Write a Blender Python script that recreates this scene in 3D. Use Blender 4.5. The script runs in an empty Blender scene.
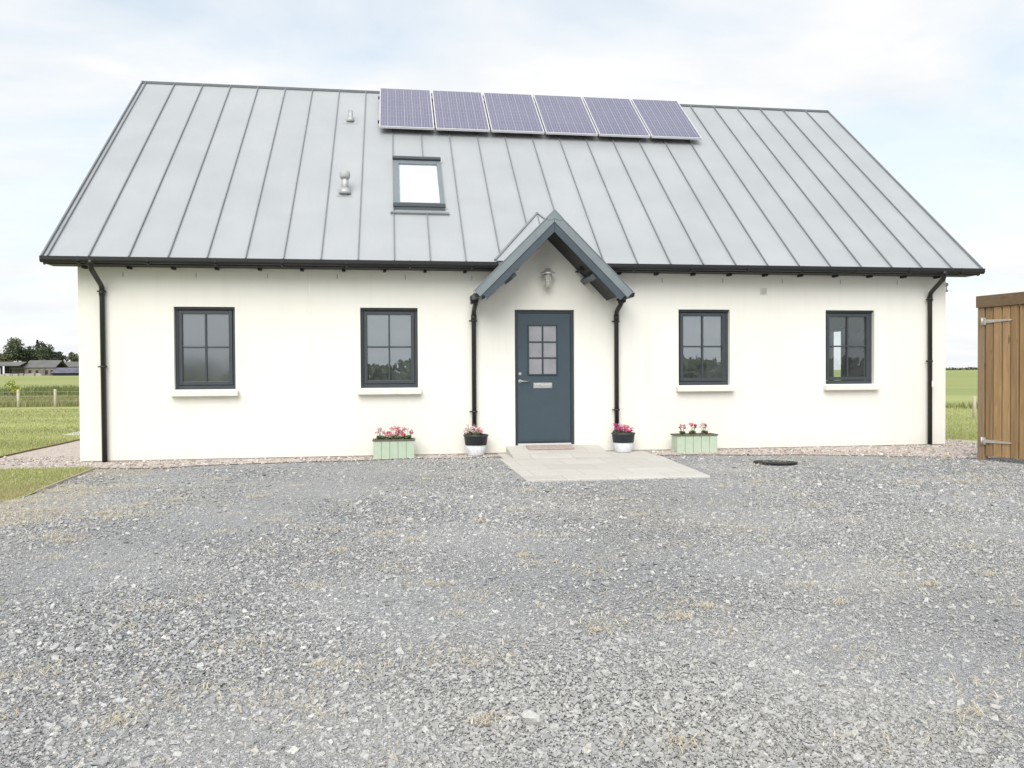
import bpy, math, random
import numpy as np
from mathutils import Vector, Matrix
random.seed(7); rng = np.random.default_rng(11)
sc = bpy.context.scene
col = sc.collection
R = math.radians

# ------------------------------------------------------------------ mesh helpers
class MB:
    def __init__(s): s.v=[]; s.f=[]; s.m=[]; s.smooth=[]
    def poly(s, pts, m=0, sm=False):
        n=len(s.v); s.v+= [tuple(p) for p in pts]; s.f.append(tuple(range(n,n+len(pts)))); s.m.append(m); s.smooth.append(sm)
    def box(s,x0,x1,y0,y1,z0,z1,m=0):
        n=len(s.v)
        s.v+=[(x0,y0,z0),(x1,y0,z0),(x1,y1,z0),(x0,y1,z0),(x0,y0,z1),(x1,y0,z1),(x1,y1,z1),(x0,y1,z1)]
        for f in ((0,3,2,1),(4,5,6,7),(0,1,5,4),(1,2,6,5),(2,3,7,6),(3,0,4,7)):
            s.f.append(tuple(n+i for i in f)); s.m.append(m); s.smooth.append(False)
        return s
    def obox(s,o,a,b,c,m=0):
        """box from corner o spanned by the vectors a, b, c (right handed)"""
        o,a,b,c=map(Vector,(o,a,b,c)); n=len(s.v)
        for w in (0,1):
            for u,v in ((0,0),(1,0),(1,1),(0,1)): s.v.append(tuple(o+a*u+b*v+c*w))
        for f in ((0,3,2,1),(4,5,6,7),(0,1,5,4),(1,2,6,5),(2,3,7,6),(3,0,4,7)):
            s.f.append(tuple(n+i for i in f)); s.m.append(m); s.smooth.append(False)
        return s
    def tube(s,pts,r,seg=12,m=0,caps=True):
        pts=[Vector(p) for p in pts]; rs=r if isinstance(r,(list,tuple)) else [r]*len(pts)
        rings=[]; ref=None
        for i,p in enumerate(pts):
            d=(pts[min(i+1,len(pts)-1)]-pts[max(i-1,0)]).normalized()
            if ref is None:
                ref=Vector((0,0,1)) if abs(d.z)<.9 else Vector((1,0,0))
            a=d.cross(ref).normalized(); b=a.cross(d).normalized(); ref=b
            n=len(s.v); rings.append(n)
            for k in range(seg):
                t=2*math.pi*k/seg; s.v.append(tuple(p+(a*math.cos(t)+b*math.sin(t))*rs[i]))
        for i in range(len(rings)-1):
            for k in range(seg):
                k2=(k+1)%seg
                s.f.append((rings[i]+k,rings[i]+k2,rings[i+1]+k2,rings[i+1]+k)); s.m.append(m); s.smooth.append(True)
        if caps:
            s.f.append(tuple(rings[0]+k for k in reversed(range(seg)))); s.m.append(m); s.smooth.append(False)
            s.f.append(tuple(rings[-1]+k for k in range(seg))); s.m.append(m); s.smooth.append(False)
        return s
    def lathe(s,prof,c=(0,0,0),seg=28,m=0,sm=True):
        rings=[]
        for r,z in prof:
            n=len(s.v); rings.append(n)
            for k in range(seg):
                t=2*math.pi*k/seg; s.v.append((c[0]+r*math.cos(t),c[1]+r*math.sin(t),c[2]+z))
        for i in range(len(rings)-1):
            for k in range(seg):
                k2=(k+1)%seg
                s.f.append((rings[i]+k,rings[i]+k2,rings[i+1]+k2,rings[i+1]+k)); s.m.append(m); s.smooth.append(sm)
        s.f.append(tuple(rings[0]+k for k in reversed(range(seg)))); s.m.append(m); s.smooth.append(False)
        s.f.append(tuple(rings[-1]+k for k in range(seg))); s.m.append(m); s.smooth.append(False)
        return s
    def prism(s,prof,p0,p1,ax,ay,m=0,sm=False):
        """closed 2D profile (list of (u,v)) swept from p0 to p1, u along ax, v along ay"""
        p0,p1,ax,ay=map(Vector,(p0,p1,ax,ay)); n=len(s.v); k=len(prof)
        for p in (p0,p1):
            for u,v in prof: s.v.append(tuple(p+ax*u+ay*v))
        for i in range(k):
            j=(i+1)%k; s.f.append((n+i,n+j,n+k+j,n+k+i)); s.m.append(m); s.smooth.append(sm)
        s.f.append(tuple(n+i for i in reversed(range(k)))); s.m.append(m); s.smooth.append(False)
        s.f.append(tuple(n+k+i for i in range(k))); s.m.append(m); s.smooth.append(False)
        return s

WL={}   # world location of every object made here (none of the parents is rotated)
def link(name,me,parent=None,loc=None):
    o=bpy.data.objects.new(name,me); col.objects.link(o)
    base=WL[parent.name] if parent else Vector((0,0,0))
    loc=Vector(loc) if loc is not None else base.copy()
    o.location=loc-base
    if parent: o.parent=parent
    WL[o.name]=loc
    return o
def empty(name,loc,label=None,cat=None,group=None):
    o=link(name,None,None,loc); tag(o,label,cat,group); return o
def tag(o,label=None,cat=None,group=None,kind=None):
    if label:o['label']=label
    if cat:o['category']=cat
    if group:o['group']=group
    if kind:o['kind']=kind
    return o
def build(name,mb,mats,parent=None,loc=None,world=True,bevel=0):
    """world=True: the vertices are world coordinates and are shifted to the object's origin"""
    if not isinstance(mats,(list,tuple)): mats=[mats]
    base=WL[parent.name] if parent else Vector((0,0,0))
    L=Vector(loc) if loc is not None else base
    me=bpy.data.meshes.new(name)
    v=[tuple(Vector(p)-L) for p in mb.v] if world else mb.v
    me.from_pydata(v,[],mb.f); me.update()
    for m in mats: me.materials.append(m)
    me.polygons.foreach_set('material_index',mb.m); me.polygons.foreach_set('use_smooth',mb.smooth)
    import bmesh
    b=bmesh.new(); b.from_mesh(me); bmesh.ops.recalc_face_normals(b,faces=b.faces); b.to_mesh(me); b.free()
    o=link(name,me,parent,L)
    if bevel:
        md=o.modifiers.new('bevel','BEVEL'); md.width=bevel; md.segments=2; md.limit_method='ANGLE'; md.angle_limit=R(40); md.use_clamp_overlap=True
    return o
def copy_tree(o,parent,loc,name=None):
    c=o.copy(); col.objects.link(c); c.parent=parent
    if parent: c.location=Vector(loc)-WL[parent.name]
    else: c.location=Vector(loc)
    WL[c.name]=Vector(loc)
    for ch in o.children:
        d=ch.copy(); col.objects.link(d); d.parent=c; WL[d.name]=Vector(loc)+ch.location
    return c
def fast_mesh(name,V,F,C=None,mat=None):
    """V (n,3), F (m,k) arrays, C (n,3) point colours"""
    me=bpy.data.meshes.new(name); V=np.asarray(V,np.float32); F=np.asarray(F,np.int32); k=F.shape[1]
    me.vertices.add(len(V)); me.vertices.foreach_set('co',V.ravel())
    me.loops.add(F.size); me.loops.foreach_set('vertex_index',F.ravel())
    me.polygons.add(len(F)); me.polygons.foreach_set('loop_start',np.arange(0,F.size,k,dtype=np.int32))
    me.polygons.foreach_set('use_smooth',np.zeros(len(F),bool)); me.update(calc_edges=True)
    if C is not None:
        a=me.color_attributes.new('tint','FLOAT_COLOR','POINT')
        a.data.foreach_set('color',np.concatenate([C,np.ones((len(C),1))],1).astype(np.float32).ravel())
    if mat: me.materials.append(mat)
    return me

# ------------------------------------------------------------------ materials
class NT:
    def __init__(s,name):
        s.m=bpy.data.materials.new(name); s.m.use_nodes=True; s.t=s.m.node_tree; s.t.nodes.clear()
        s.out=s.n('ShaderNodeOutputMaterial')
    def n(s,typ,**kw):
        nd=s.t.nodes.new(typ)
        for k,v in kw.items(): setattr(nd,k,v)
        return nd
    def l(s,a,b): s.t.links.new(a,b)
    def coord(s,kind='Position'):
        if kind=='Position': return s.n('ShaderNodeNewGeometry').outputs['Position']
        return s.n('ShaderNodeTexCoord').outputs[kind]
    def noise(s,vec,scale,detail=4,rough=.55,dist=0,vscale=None):
        if vscale:
            mp=s.n('ShaderNodeMapping'); s.l(vec,mp.inputs[0]); mp.inputs['Scale'].default_value=vscale; vec=mp.outputs[0]
        nd=s.n('ShaderNodeTexNoise'); s.l(vec,nd.inputs['Vector'])
        nd.inputs['Scale'].default_value=scale; nd.inputs['Detail'].default_value=detail; nd.inputs['Roughness'].default_value=rough; nd.inputs['Distortion'].default_value=dist
        return nd.outputs['Fac']
    def vor(s,vec,scale,out='Color',rand=1):
        nd=s.n('ShaderNodeTexVoronoi'); s.l(vec,nd.inputs['Vector']); nd.inputs['Scale'].default_value=scale; nd.inputs['Randomness'].default_value=rand
        return nd.outputs[out]
    def ramp(s,fac,stops,interp='LINEAR'):
        nd=s.n('ShaderNodeValToRGB'); s.l(fac,nd.inputs[0]); cr=nd.color_ramp; cr.interpolation=interp
        while len(cr.elements)<len(stops): cr.elements.new(.5)
        for e,(p,c) in zip(cr.elements,stops):
            e.position=p; e.color=(*c,1) if isinstance(c,(tuple,list)) else (c,c,c,1)
        return nd.outputs[0]
    def mix(s,fac,a,b,mode='MIX'):
        nd=s.n('ShaderNodeMix',data_type='RGBA',blend_type=mode)
        for inp,v in ((nd.inputs[0],fac),(nd.inputs[6],a),(nd.inputs[7],b)):
            if hasattr(v,'is_linked') or hasattr(v,'links'): s.l(v,inp)
            elif isinstance(v,(int,float)): inp.default_value=v if inp==nd.inputs[0] else (v,v,v,1)
            else: inp.default_value=(*v,1)
        return nd.outputs[2]
    def math(s,op,a,b=0,clamp=False):
        nd=s.n('ShaderNodeMath',operation=op,use_clamp=clamp)
        for inp,v in ((nd.inputs[0],a),(nd.inputs[1],b)):
            if hasattr(v,'links'): s.l(v,inp)
            else: inp.default_value=v
        return nd.outputs[0]
    def bump(s,h,strength=.3,dist=.01,prev=None):
        nd=s.n('ShaderNodeBump'); s.l(h,nd.inputs['Height']); nd.inputs['Strength'].default_value=strength; nd.inputs['Distance'].default_value=dist
        if prev: s.l(prev,nd.inputs['Normal'])
        return nd.outputs[0]
    def pbr(s,color,rough=.6,metal=0,normal=None,spec=.5,coat=0):
        p=s.n('ShaderNodeBsdfPrincipled')
        if hasattr(color,'links'): s.l(color,p.inputs['Base Color'])
        else: p.inputs['Base Color'].default_value=(*color,1)
        if hasattr(rough,'links'): s.l(rough,p.inputs['Roughness'])
        else: p.inputs['Roughness'].default_value=rough
        p.inputs['Metallic'].default_value=metal; p.inputs['Specular IOR Level'].default_value=spec
        p.inputs['Coat Weight'].default_value=coat
        if normal: s.l(normal,p.inputs['Normal'])
        s.l(p.outputs[0],s.out.inputs[0]); s.p=p
        return s.m
def simple(name,c,rough=.5,metal=0,var=.12,scale=6,bump=0,bscale=120,spec=.5):
    """paint or metal with a little uneven tone and grain"""
    t=NT(name); P=t.coord(); n=t.noise(P,scale,5)
    cc=t.ramp(n,[(.3,tuple(x*(1-var) for x in c)),(.7,tuple(min(1,x*(1+var)) for x in c))])
    rr=t.ramp(t.noise(P,scale*4,3),[(.3,max(0,rough-.08)),(.7,min(1,rough+.08))])
    nm=t.bump(t.noise(P,bscale,3),bump,.004) if bump else None
    return t.pbr(cc,rr,metal,nm,spec)

M={}
# cream render
t=NT('render_coat'); P=t.coord()
a=t.noise(P,.55,5,.6); b=t.noise(P,3.5,5,.6,vscale=(1,1,.35))
c=t.ramp(a,[(.3,(.80,.783,.722)),(.7,(.835,.82,.768))])
st=t.ramp(t.noise(P,2.6,6,.62,vscale=(2.2,1,.14)),[(.5,0.),(.8,.22)])
c=t.mix(st,c,(.66,.63,.55))
sep=t.n('ShaderNodeSeparateXYZ'); t.l(P,sep.inputs[0])
low=t.math('MULTIPLY',t.ramp(t.math('ADD',sep.outputs[2],t.math('MULTIPLY',t.noise(P,5,4),.35)),[(.1,.55),(.42,0.)]),.55)   # splash dirt at the foot
c=t.mix(low,c,(.60,.57,.51))
M['render']=t.pbr(c,.9,0,t.bump(t.noise(P,120,5,.75),.5,.006,t.bump(t.noise(P,7,4),.22,.015)),.25)
M['bead']=simple('bead',(.84,.83,.79),.7)
M['plinth']=simple('plinth',(.42,.40,.37),.9,0,.2,8,.4)
M['sill']=simple('sill',(.74,.72,.66),.85,0,.06,7,.25,220)
# standing seam roof
t=NT('zinc_sheet'); P=t.coord()
a=t.noise(P,1.1,5,.55,.3); b=t.noise(P,5,4,.6,vscale=(1,.25,.25))
mp=t.n('ShaderNodeSeparateXYZ'); t.l(P,mp.inputs[0])
tray=t.math('FLOOR',t.math('DIVIDE',t.math('SUBTRACT',mp.outputs[0],.279),.5323))
wn=t.n('ShaderNodeTexWhiteNoise',noise_dimensions='1D'); t.l(tray,wn.inputs['W'])
c=t.ramp(a,[(.3,(.405,.420,.438)),(.7,(.445,.459,.475))])
c=t.mix(t.ramp(b,[(.5,0.),(.8,.22)]),c,(.385,.40,.42))
c=t.mix(.12,c,t.ramp(wn.outputs['Value'],[(0,(.40,.42,.425)),(1,(.53,.545,.545))]))
M['zinc']=t.pbr(c,t.ramp(a,[(.3,.36),(.7,.5)]),.25,t.bump(t.noise(P,1.6,2,.5,vscale=(3.5,1,1)),.10,.05),.5)
M['seam']=simple('shaded_zinc_seam',(.23,.245,.262),.5,.2,.1)  # darker than the sheet: shading of the rib sides put into the colour
M['ridge']=simple('ridge_metal',(.10,.11,.12),.5,.1,.1)
M['black']=simple('black_plastic',(.016,.015,.0145),.38,0,.15)
M['black_gutter']=simple('black_gutter',(.009,.009,.010),.45,0,.15)
M['barge']=simple('barge_metal',(.20,.232,.252),.42,.2,.06,4)
M['bargelow']=simple('barge_fascia',(.052,.070,.088),.45,0,.08,4)
M['soffit']=simple('soffit_board',(.012,.013,.015),.6)
M['anth']=simple('window_frame',(.043,.051,.060),.42,0,.08)
M['door']=simple('door_paint',(.043,.066,.086),.42,0,.04,3)
M['doorframe']=simple('door_frame',(.027,.038,.048),.42,0,.06,3)
M['steel']=simple('brushed_steel',(.62,.62,.60),.32,.9,.06)
M['galv']=simple('galvanised_steel',(.42,.43,.44),.5,.35,.18,14)
M['whiteplastic']=simple('white_plastic',(.78,.78,.77),.5,0,.03)
M['greyplastic']=simple('grey_plastic',(.40,.41,.41),.5,0,.05)
M['interior']=simple('interior_plaster',(.50,.46,.41),.9,0,.04)
M['floorboard']=simple('floor_boards',(.23,.16,.10),.5,0,.2,3)
M['blind']=simple('blind_fabric',(.86,.86,.85),.8,0,.03)
M['curtain']=simple('dark_timber',(.13,.085,.06),.7,0,.2,8)
# glass
def glass(name,boost=.13,rough=0.0,wav=.02,tint=(.75,.79,.79),haze_dust=.05):
    t=NT(name); P=t.coord('Object'); lw=t.n('ShaderNodeNewGeometry'); dp=t.n('ShaderNodeVectorMath',operation='DOT_PRODUCT'); t.l(lw.outputs['Incoming'],dp.inputs[0]); t.l(lw.outputs['Normal'],dp.inputs[1])
    f=t.math('ADD',t.math('MULTIPLY',t.math('POWER',t.math('SUBTRACT',1,t.math('ABSOLUTE',dp.outputs['Value'])),5),.9),boost,True)
    g=t.n('ShaderNodeBsdfGlossy'); g.inputs['Roughness'].default_value=rough; g.inputs['Color'].default_value=(.88,.93,1,1)
    nm=t.bump(t.noise(P,1.3,2),wav,.05); t.l(nm,g.inputs['Normal'])
    tr=t.n('ShaderNodeBsdfTransparent'); tr.inputs[0].default_value=(*tint,1)
    mx=t.n('ShaderNodeMixShader'); t.l(f,mx.inputs[0]); t.l(tr.outputs[0],mx.inputs[1]); t.l(g.outputs[0],mx.inputs[2])
    df=t.n('ShaderNodeBsdfDiffuse'); df.inputs[0].default_value=(.62,.66,.68,1); dm=t.n('ShaderNodeMixShader'); t.l(t.ramp(t.noise(P,3,4),[(.3,haze_dust*.6),(.7,haze_dust*1.4)]),dm.inputs[0]); t.l(mx.outputs[0],dm.inputs[1]); t.l(df.outputs[0],dm.inputs[2]); t.l(dm.outputs[0],t.out.inputs[0])  # pale diffuse layer: haze painted over the pane to lift dark reflections
    return t.m
M['glass']=glass('window_glass',.26)
M['clear']=glass('clear_glass',.07,tint=(.9,.93,.92),haze_dust=.03)
M['frosted']=glass('obscured_glass',.26,.09,.05,(.55,.57,.58))
M['doorglass']=simple('reeded_glass',(.27,.27,.30),.16,0,.12,4,.25,60,.9)
M['roofglass']=glass('roof_glass',.08,.0,.02,(.95,.96,.96),.01)
# solar cells
t=NT('solar_cells'); O=t.coord('Object'); s_=t.n('ShaderNodeSeparateXYZ'); t.l(O,s_.inputs[0])
def lines(ax,n,w):
    fr=t.math('FRACT',t.math('MULTIPLY',s_.outputs[ax],n)); d=t.math('ABSOLUTE',t.math('SUBTRACT',fr,.5))
    return t.math('GREATER_THAN',d,.5-w)
g=t.math('MAXIMUM',lines(0,1/.1583,.035),lines(1,1/.1583,.03))
bus=lines(0,3/.1583,.07)
cell=t.vor(O,70,'Color'); cs=t.n('ShaderNodeSeparateColor'); t.l(cell,cs.inputs[0])
c=t.ramp(cs.outputs[0],[(0,(.082,.078,.142)),(1,(.15,.145,.23))])
c=t.mix(t.math('MULTIPLY',bus,.45),c,(.45,.45,.52)); c=t.mix(t.math('MULTIPLY',t.math('MAXIMUM',lines(0,1/.1583,.035),t.math('MULTIPLY',lines(1,1/.1583,.03),.4)),.34),c,(.55,.55,.62))
pv=t.noise(t.coord(),.9,4); c=t.mix(t.ramp(pv,[(.35,0.),(.7,.35)]),c,(.20,.195,.25))
M['cells']=t.pbr(c,t.ramp(pv,[(.3,.14),(.7,.28)]),0,None,.8)
M['alu']=simple('aluminium',(.66,.66,.68),.38,.35,.04)
# gravel sheets
def gravel_mat(name,dark,mid,pale,soil,cells,tan=None):
    t=NT(name); P=t.coord()
    v=t.n('ShaderNodeSeparateColor'); t.l(t.vor(P,cells),v.inputs[0])
    v2=t.n('ShaderNodeSeparateColor'); t.l(t.vor(P,cells*2.7),v2.inputs[0])
    c1=t.ramp(v.outputs[0],[(0,dark),(.5,mid),(.85,mid),(1,pale)])
    c2=t.ramp(v2.outputs[1],[(0,dark),(.55,mid),(1,pale)])
    c=t.mix(t.ramp(t.noise(P,14,3),[(.4,0.),(.6,1.)]),c1,c2)
    big=t.noise(P,.9,5,.6,.4); c=t.mix(t.ramp(big,[(.45,0.),(.7,.35)]),c,soil)
    if tan:
        c=t.mix(t.ramp(t.noise(P,.6,6,.65,1.),[(.56,0.),(.72,.5)]),c,tan)
        sx=t.n('ShaderNodeSeparateXYZ'); t.l(P,sx.inputs[0])     # bare earth along the ragged edge of the verge
        e=t.math('ADD',sx.outputs[0],t.math('MULTIPLY',t.noise(P,1.3,5,.6),2.4)); c=t.mix(t.math('MULTIPLY',t.ramp(t.math('DIVIDE',e,4),[(.46,1.),(.68,0.)]),.55),c,tan)
    h=t.vor(P,cells,'Distance'); h2=t.vor(P,cells*2.7,'Distance')
    nm=t.bump(h2,.6,.008,t.bump(h,.8,.014)); return t.pbr(c,.92,0,nm,.2)
M['gravel']=gravel_mat('slate_gravel',(.19,.195,.205),(.46,.463,.47),(.80,.80,.79),(.53,.525,.515),130,(.62,.55,.44))
M['pink']=gravel_mat('pink_gravel',(.36,.30,.27),(.58,.50,.455),(.78,.72,.68),(.55,.48,.43),40)
def tint_mat(name,rough=.85,spec=.3,trans=0,grain=0):
    t=NT(name); at=t.n('ShaderNodeVertexColor',layer_name='tint'); c=at.outputs[0]; nm=None
    if grain:
        P=t.coord(); c=t.mix(.5,c,t.ramp(t.noise(P,grain,4),[(.3,.25),(.7,1.)]),'MULTIPLY'); nm=t.bump(t.noise(P,grain*1.5,3),.4,.003)
    t.pbr(c,rough,0,nm,spec)
    if trans:
        tr=t.n('ShaderNodeBsdfTranslucent'); t.l(at.outputs[0],tr.inputs[0]); mx=t.n('ShaderNodeMixShader'); mx.inputs[0].default_value=trans
        t.l(t.p.outputs[0],mx.inputs[1]); t.l(tr.outputs[0],mx.inputs[2]); t.l(mx.outputs[0],t.out.inputs[0])
    return t.m
M['stones']=tint_mat('stone_chips',.88,.25,0,130)
M['blades']=tint_mat('grass_blades',.7,.25,.3)
M['leaf']=tint_mat('leaves',.65,.3,.2)
# paving flags
t=NT('paving'); P=t.coord(); br=t.n('ShaderNodeTexBrick'); t.l(P,br.inputs[0])
br.offset=.5; br.inputs['Scale'].default_value=1; br.inputs['Brick Width'].default_value=.62; br.inputs['Row Height'].default_value=.58; br.inputs['Mortar Size'].default_value=.007; br.inputs['Mortar Smooth'].default_value=.3
br.inputs['Color1'].default_value=(.52,.495,.455,1); br.inputs['Color2'].default_value=(.60,.575,.54,1); br.inputs['Mortar'].default_value=(.42,.40,.37,1)
c=t.mix(t.ramp(t.noise(P,2.2,6,.65,.5),[(.4,0.),(.75,.45)]),br.outputs[0],(.46,.425,.38))
c=t.mix(t.ramp(t.noise(P,40,3),[(.4,0.),(.8,.25)]),c,(.62,.60,.57))
M['paving']=t.pbr(c,.85,0,t.bump(t.noise(P,60,4),.25,.004,t.bump(br.outputs[1],-.5,.004)),.25)
# turf, field
t=NT('turf'); P=t.coord(); s_=t.n('ShaderNodeSeparateXYZ'); t.l(P,s_.inputs[0])
a=t.noise(P,.5,6,.65,.4,vscale=(.22,1,1)); b=t.noise(P,9,4,.7)
c=t.ramp(a,[(.3,(.35,.38,.145)),(.5,(.42,.435,.185)),(.7,(.52,.51,.26))])
c=t.mix(t.ramp(b,[(.35,.5),(.7,0.)]),c,(.25,.31,.085))
far=t.ramp(t.math('DIVIDE',s_.outputs[1],100),[(.40,0.),(.46,1.)])        # the rough field beyond the mown lawn
fc=t.ramp(t.noise(P,.05,6,.65,.3,vscale=(.3,1,1)),[(.3,(.25,.29,.105)),(.55,(.32,.345,.14)),(.75,(.40,.385,.20))])
c=t.mix(far,c,fc)
M['turf']=t.pbr(c,.95,0,t.bump(t.noise(P,55,4,.7),.7,.03),.15)
# timber
def timber(name,c1,c2,axis=2):
    t=NT(name); P=t.coord(); vs=[9,9,9]; vs[axis]=.55
    oi=t.n('ShaderNodeObjectInfo')
    n=t.noise(P,3.2,6,.65,1.2,vscale=tuple(vs)); k=t.vor(P,1,'Distance')
    mp=t.n('ShaderNodeMapping'); t.l(P,mp.inputs[0]); sc_=[7,7,7]; sc_[axis]=2.2; mp.inputs['Scale'].default_value=tuple(sc_)
    kn=t.vor(mp.outputs[0],1,'Distance')
    c=t.ramp(n,[(.3,c1),(.7,c2)]); gi=t.n('ShaderNodeNewGeometry'); c=t.mix(1.,c,t.ramp(gi.outputs['Random Per Island'],[(0,(.58,.60,.64)),(.5,(.95,.95,.95)),(1,(1.28,1.30,1.34))]),'MULTIPLY'); c=t.mix(t.ramp(kn,[(.06,.8),(.16,0.)]),c,tuple(x*.35 for x in c1))
    c=t.mix(t.ramp(t.noise(P,1.2,4),[(.4,0.),(.75,.35)]),c,(.24,.17,.115))
    return t.pbr(c,.78,0,t.bump(n,.3,.006),.25)
M['wood']=timber('fence_timber',(.25,.148,.066),(.44,.285,.14))
M['woodrail']=timber('rail_timber',(.15,.098,.058),(.25,.165,.095),1)
M['woodpost']=timber('post_timber',(.27,.18,.10),(.40,.29,.18))
M['edging']=timber('edging_timber',(.50,.43,.34),(.64,.57,.47),1)
M['palepost']=timber('pale_post_timber',(.48,.44,.35),(.62,.58,.48))
# planters
t=NT('green_paint'); P=t.coord('Object'); n=t.noise(P,7,5)
c=t.ramp(n,[(.3,(.42,.51,.395)),(.7,(.48,.565,.45))]); c=t.mix(t.ramp(t.noise(P,22,5,.7,vscale=(1,1,.3)),[(.62,0.),(.75,.4)]),c,(.56,.62,.52))
M['green']=t.pbr(c,.6,0,t.bump(t.noise(P,40,3,.6,vscale=(1,1,.1)),.15,.004),.35)
M['rim']=simple('weathered_rim',(.13,.115,.09),.8,0,.2,20)
M['lampmetal']=simple('lamp_metal',(.68,.68,.66),.35,.6,.1,14)
M['soil']=simple('soil',(.16,.105,.07),.95,0,.4,40,.8,60)
M['band']=simple('dark_pot_band',(.040,.046,.058),.5)
t=NT('whitewash'); P=t.coord('Object'); c=t.ramp(t.noise(P,16,5,.65,vscale=(1.5,1.5,.4)),[(.3,(.50,.51,.56)),(.55,(.66,.665,.70)),(.8,(.42,.43,.48))])
M['whitewash']=t.pbr(c,.6,0,None,.4)
M['mat']=simple('coir_mat',(.44,.36,.31),.95,0,.25,30,.8,160)
M['rubber']=simple('black_rubber',(.035,.035,.036),.8)
M['bark']=simple('bark',(.10,.075,.055),.9,0,.3,3,.6,30)
M['wire']=simple('fence_wire',(.38,.38,.36),.5,.5)
M['barnroof']=simple('barn_roof_sheet',(.14,.137,.135),.7,0,.2,.3)
M['palebarn']=simple('pale_sheet',(.42,.42,.42),.7,0,.12,.3)
M['stonewall']=simple('stone_wall',(.19,.165,.155),.9,0,.3,1.2)
M['blueroof']=simple('blue_slate_roof',(.115,.115,.155),.6,0,.3,.8)
M['darkopen']=simple('dark_shed',(.02,.02,.02),.9)
M['rubble']=simple('pale_rubble',(.36,.34,.30),.9,0,.3,.6)
M['rock']=simple('pale_rock',(.50,.49,.47),.85,0,.25,25,.8,50)

# ------------------------------------------------------------------ camera (solved from the photograph)
cx,cy,cz,yaw,pit,rol,foc=4.4872,-12.6921,1.2351,.1450,-.0151,-.0058,821.68
fw=Vector((math.sin(yaw)*math.cos(pit),math.cos(yaw)*math.cos(pit),math.sin(pit)))
rt=Vector((math.cos(yaw),-math.sin(yaw),0)); up=rt.cross(fw)
r2=rt*math.cos(rol)+up*math.sin(rol); u2=up*math.cos(rol)-rt*math.sin(rol)
cd=bpy.data.cameras.new('camera'); cam=bpy.data.objects.new('camera',cd); col.objects.link(cam)
mw=Matrix((( r2.x,u2.x,-fw.x,cx),(r2.y,u2.y,-fw.y,cy),(r2.z,u2.z,-fw.z,cz),(0,0,0,1)))
cam.matrix_world=mw; cd.sensor_width=36; cd.lens=36*foc/1024; cd.clip_start=.05; cd.clip_end=6000
sc.camera=cam

# ------------------------------------------------------------------ light and sky
SE,SA=R(42),R(20)     # soft sun behind thin cloud, high behind the viewer's left shoulder
sv=Vector((-math.sin(SA)*math.cos(SE),-math.cos(SA)*math.cos(SE),math.sin(SE)))
sl=bpy.data.lights.new('sun','SUN'); so=bpy.data.objects.new('sun',sl); col.objects.link(so)
sl.energy=1.5; sl.angle=R(52); sl.color=(1,.965,.91); so.rotation_euler=sv.to_track_quat('Z','Y').to_euler(); so.location=(-10,-20,25)
w=bpy.data.worlds.new('World'); sc.world=w; w.use_nodes=True; nt=w.node_tree; nt.nodes.clear()
N=nt.nodes.new; Lk=nt.links.new
sky=N('ShaderNodeTexSky'); sky.sky_type='NISHITA'; sky.sun_disc=False; sky.sun_elevation=SE; sky.sun_rotation=math.pi+SA; sky.air_density=1.0; sky.dust_density=1.2
tc=N('ShaderNodeTexCoord'); sp=N('ShaderNodeSeparateXYZ'); Lk(tc.outputs['Generated'],sp.inputs[0])
def wm(op,a,b=0,cl=False):
    n=N('ShaderNodeMath'); n.operation=op; n.use_clamp=cl
    for i,v in ((0,a),(1,b)):
        if hasattr(v,'links'): Lk(v,n.inputs[i])
        else: n.inputs[i].default_value=v
    return n.outputs[0]
zz=wm('ADD',wm('MAXIMUM',sp.outputs[2],0),.22)
cb=N('ShaderNodeCombineXYZ'); Lk(wm('DIVIDE',sp.outputs[0],zz),cb.inputs[0]); Lk(wm('DIVIDE',sp.outputs[1],zz),cb.inputs[1])
mpg=N('ShaderNodeMapping'); Lk(cb.outputs[0],mpg.inputs[0]); mpg.inputs['Location'].default_value=(3.1,1.7,0); mpg.inputs['Scale'].default_value=(.8,1.15,1)
nz=N('ShaderNodeTexNoise'); Lk(mpg.outputs[0],nz.inputs['Vector']); nz.inputs['Scale'].default_value=1.5; nz.inputs['Detail'].default_value=9; nz.inputs['Roughness'].default_value=.55; nz.inputs['Distortion'].default_value=.35
cr=N('ShaderNodeValToRGB'); Lk(nz.outputs['Fac'],cr.inputs[0]); cr.color_ramp.elements[0].position=.40; cr.color_ramp.elements[0].color=(.0,.0,.0,1); cr.color_ramp.elements[1].position=.62; cr.color_ramp.elements[1].color=(1,1,1,1)
hz=N('ShaderNodeMapRange'); Lk(sp.outputs[2],hz.inputs[0]); hz.inputs[1].default_value=0; hz.inputs[2].default_value=.34; hz.inputs[3].default_value=1; hz.inputs[4].default_value=0
cf=wm('MAXIMUM',cr.outputs[0],hz.outputs[0])
cf=wm('ADD',wm('MULTIPLY',cf,.36),.64)
nz2=N('ShaderNodeTexNoise'); Lk(mpg.outputs[0],nz2.inputs['Vector']); nz2.inputs['Scale'].default_value=3.2; nz2.inputs['Detail'].default_value=6
cc=N('ShaderNodeValToRGB'); Lk(nz2.outputs['Fac'],cc.inputs[0]); cc.color_ramp.elements[0].position=.35; cc.color_ramp.elements[0].color=(.90,.93,.96,1); cc.color_ramp.elements[1].position=.6; cc.color_ramp.elements[1].color=(1,1,1,1)
sc_=N('ShaderNodeVectorMath'); sc_.operation='SCALE'; Lk(cc.outputs[0],sc_.inputs[0]); sc_.inputs['Scale'].default_value=4.85
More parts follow.
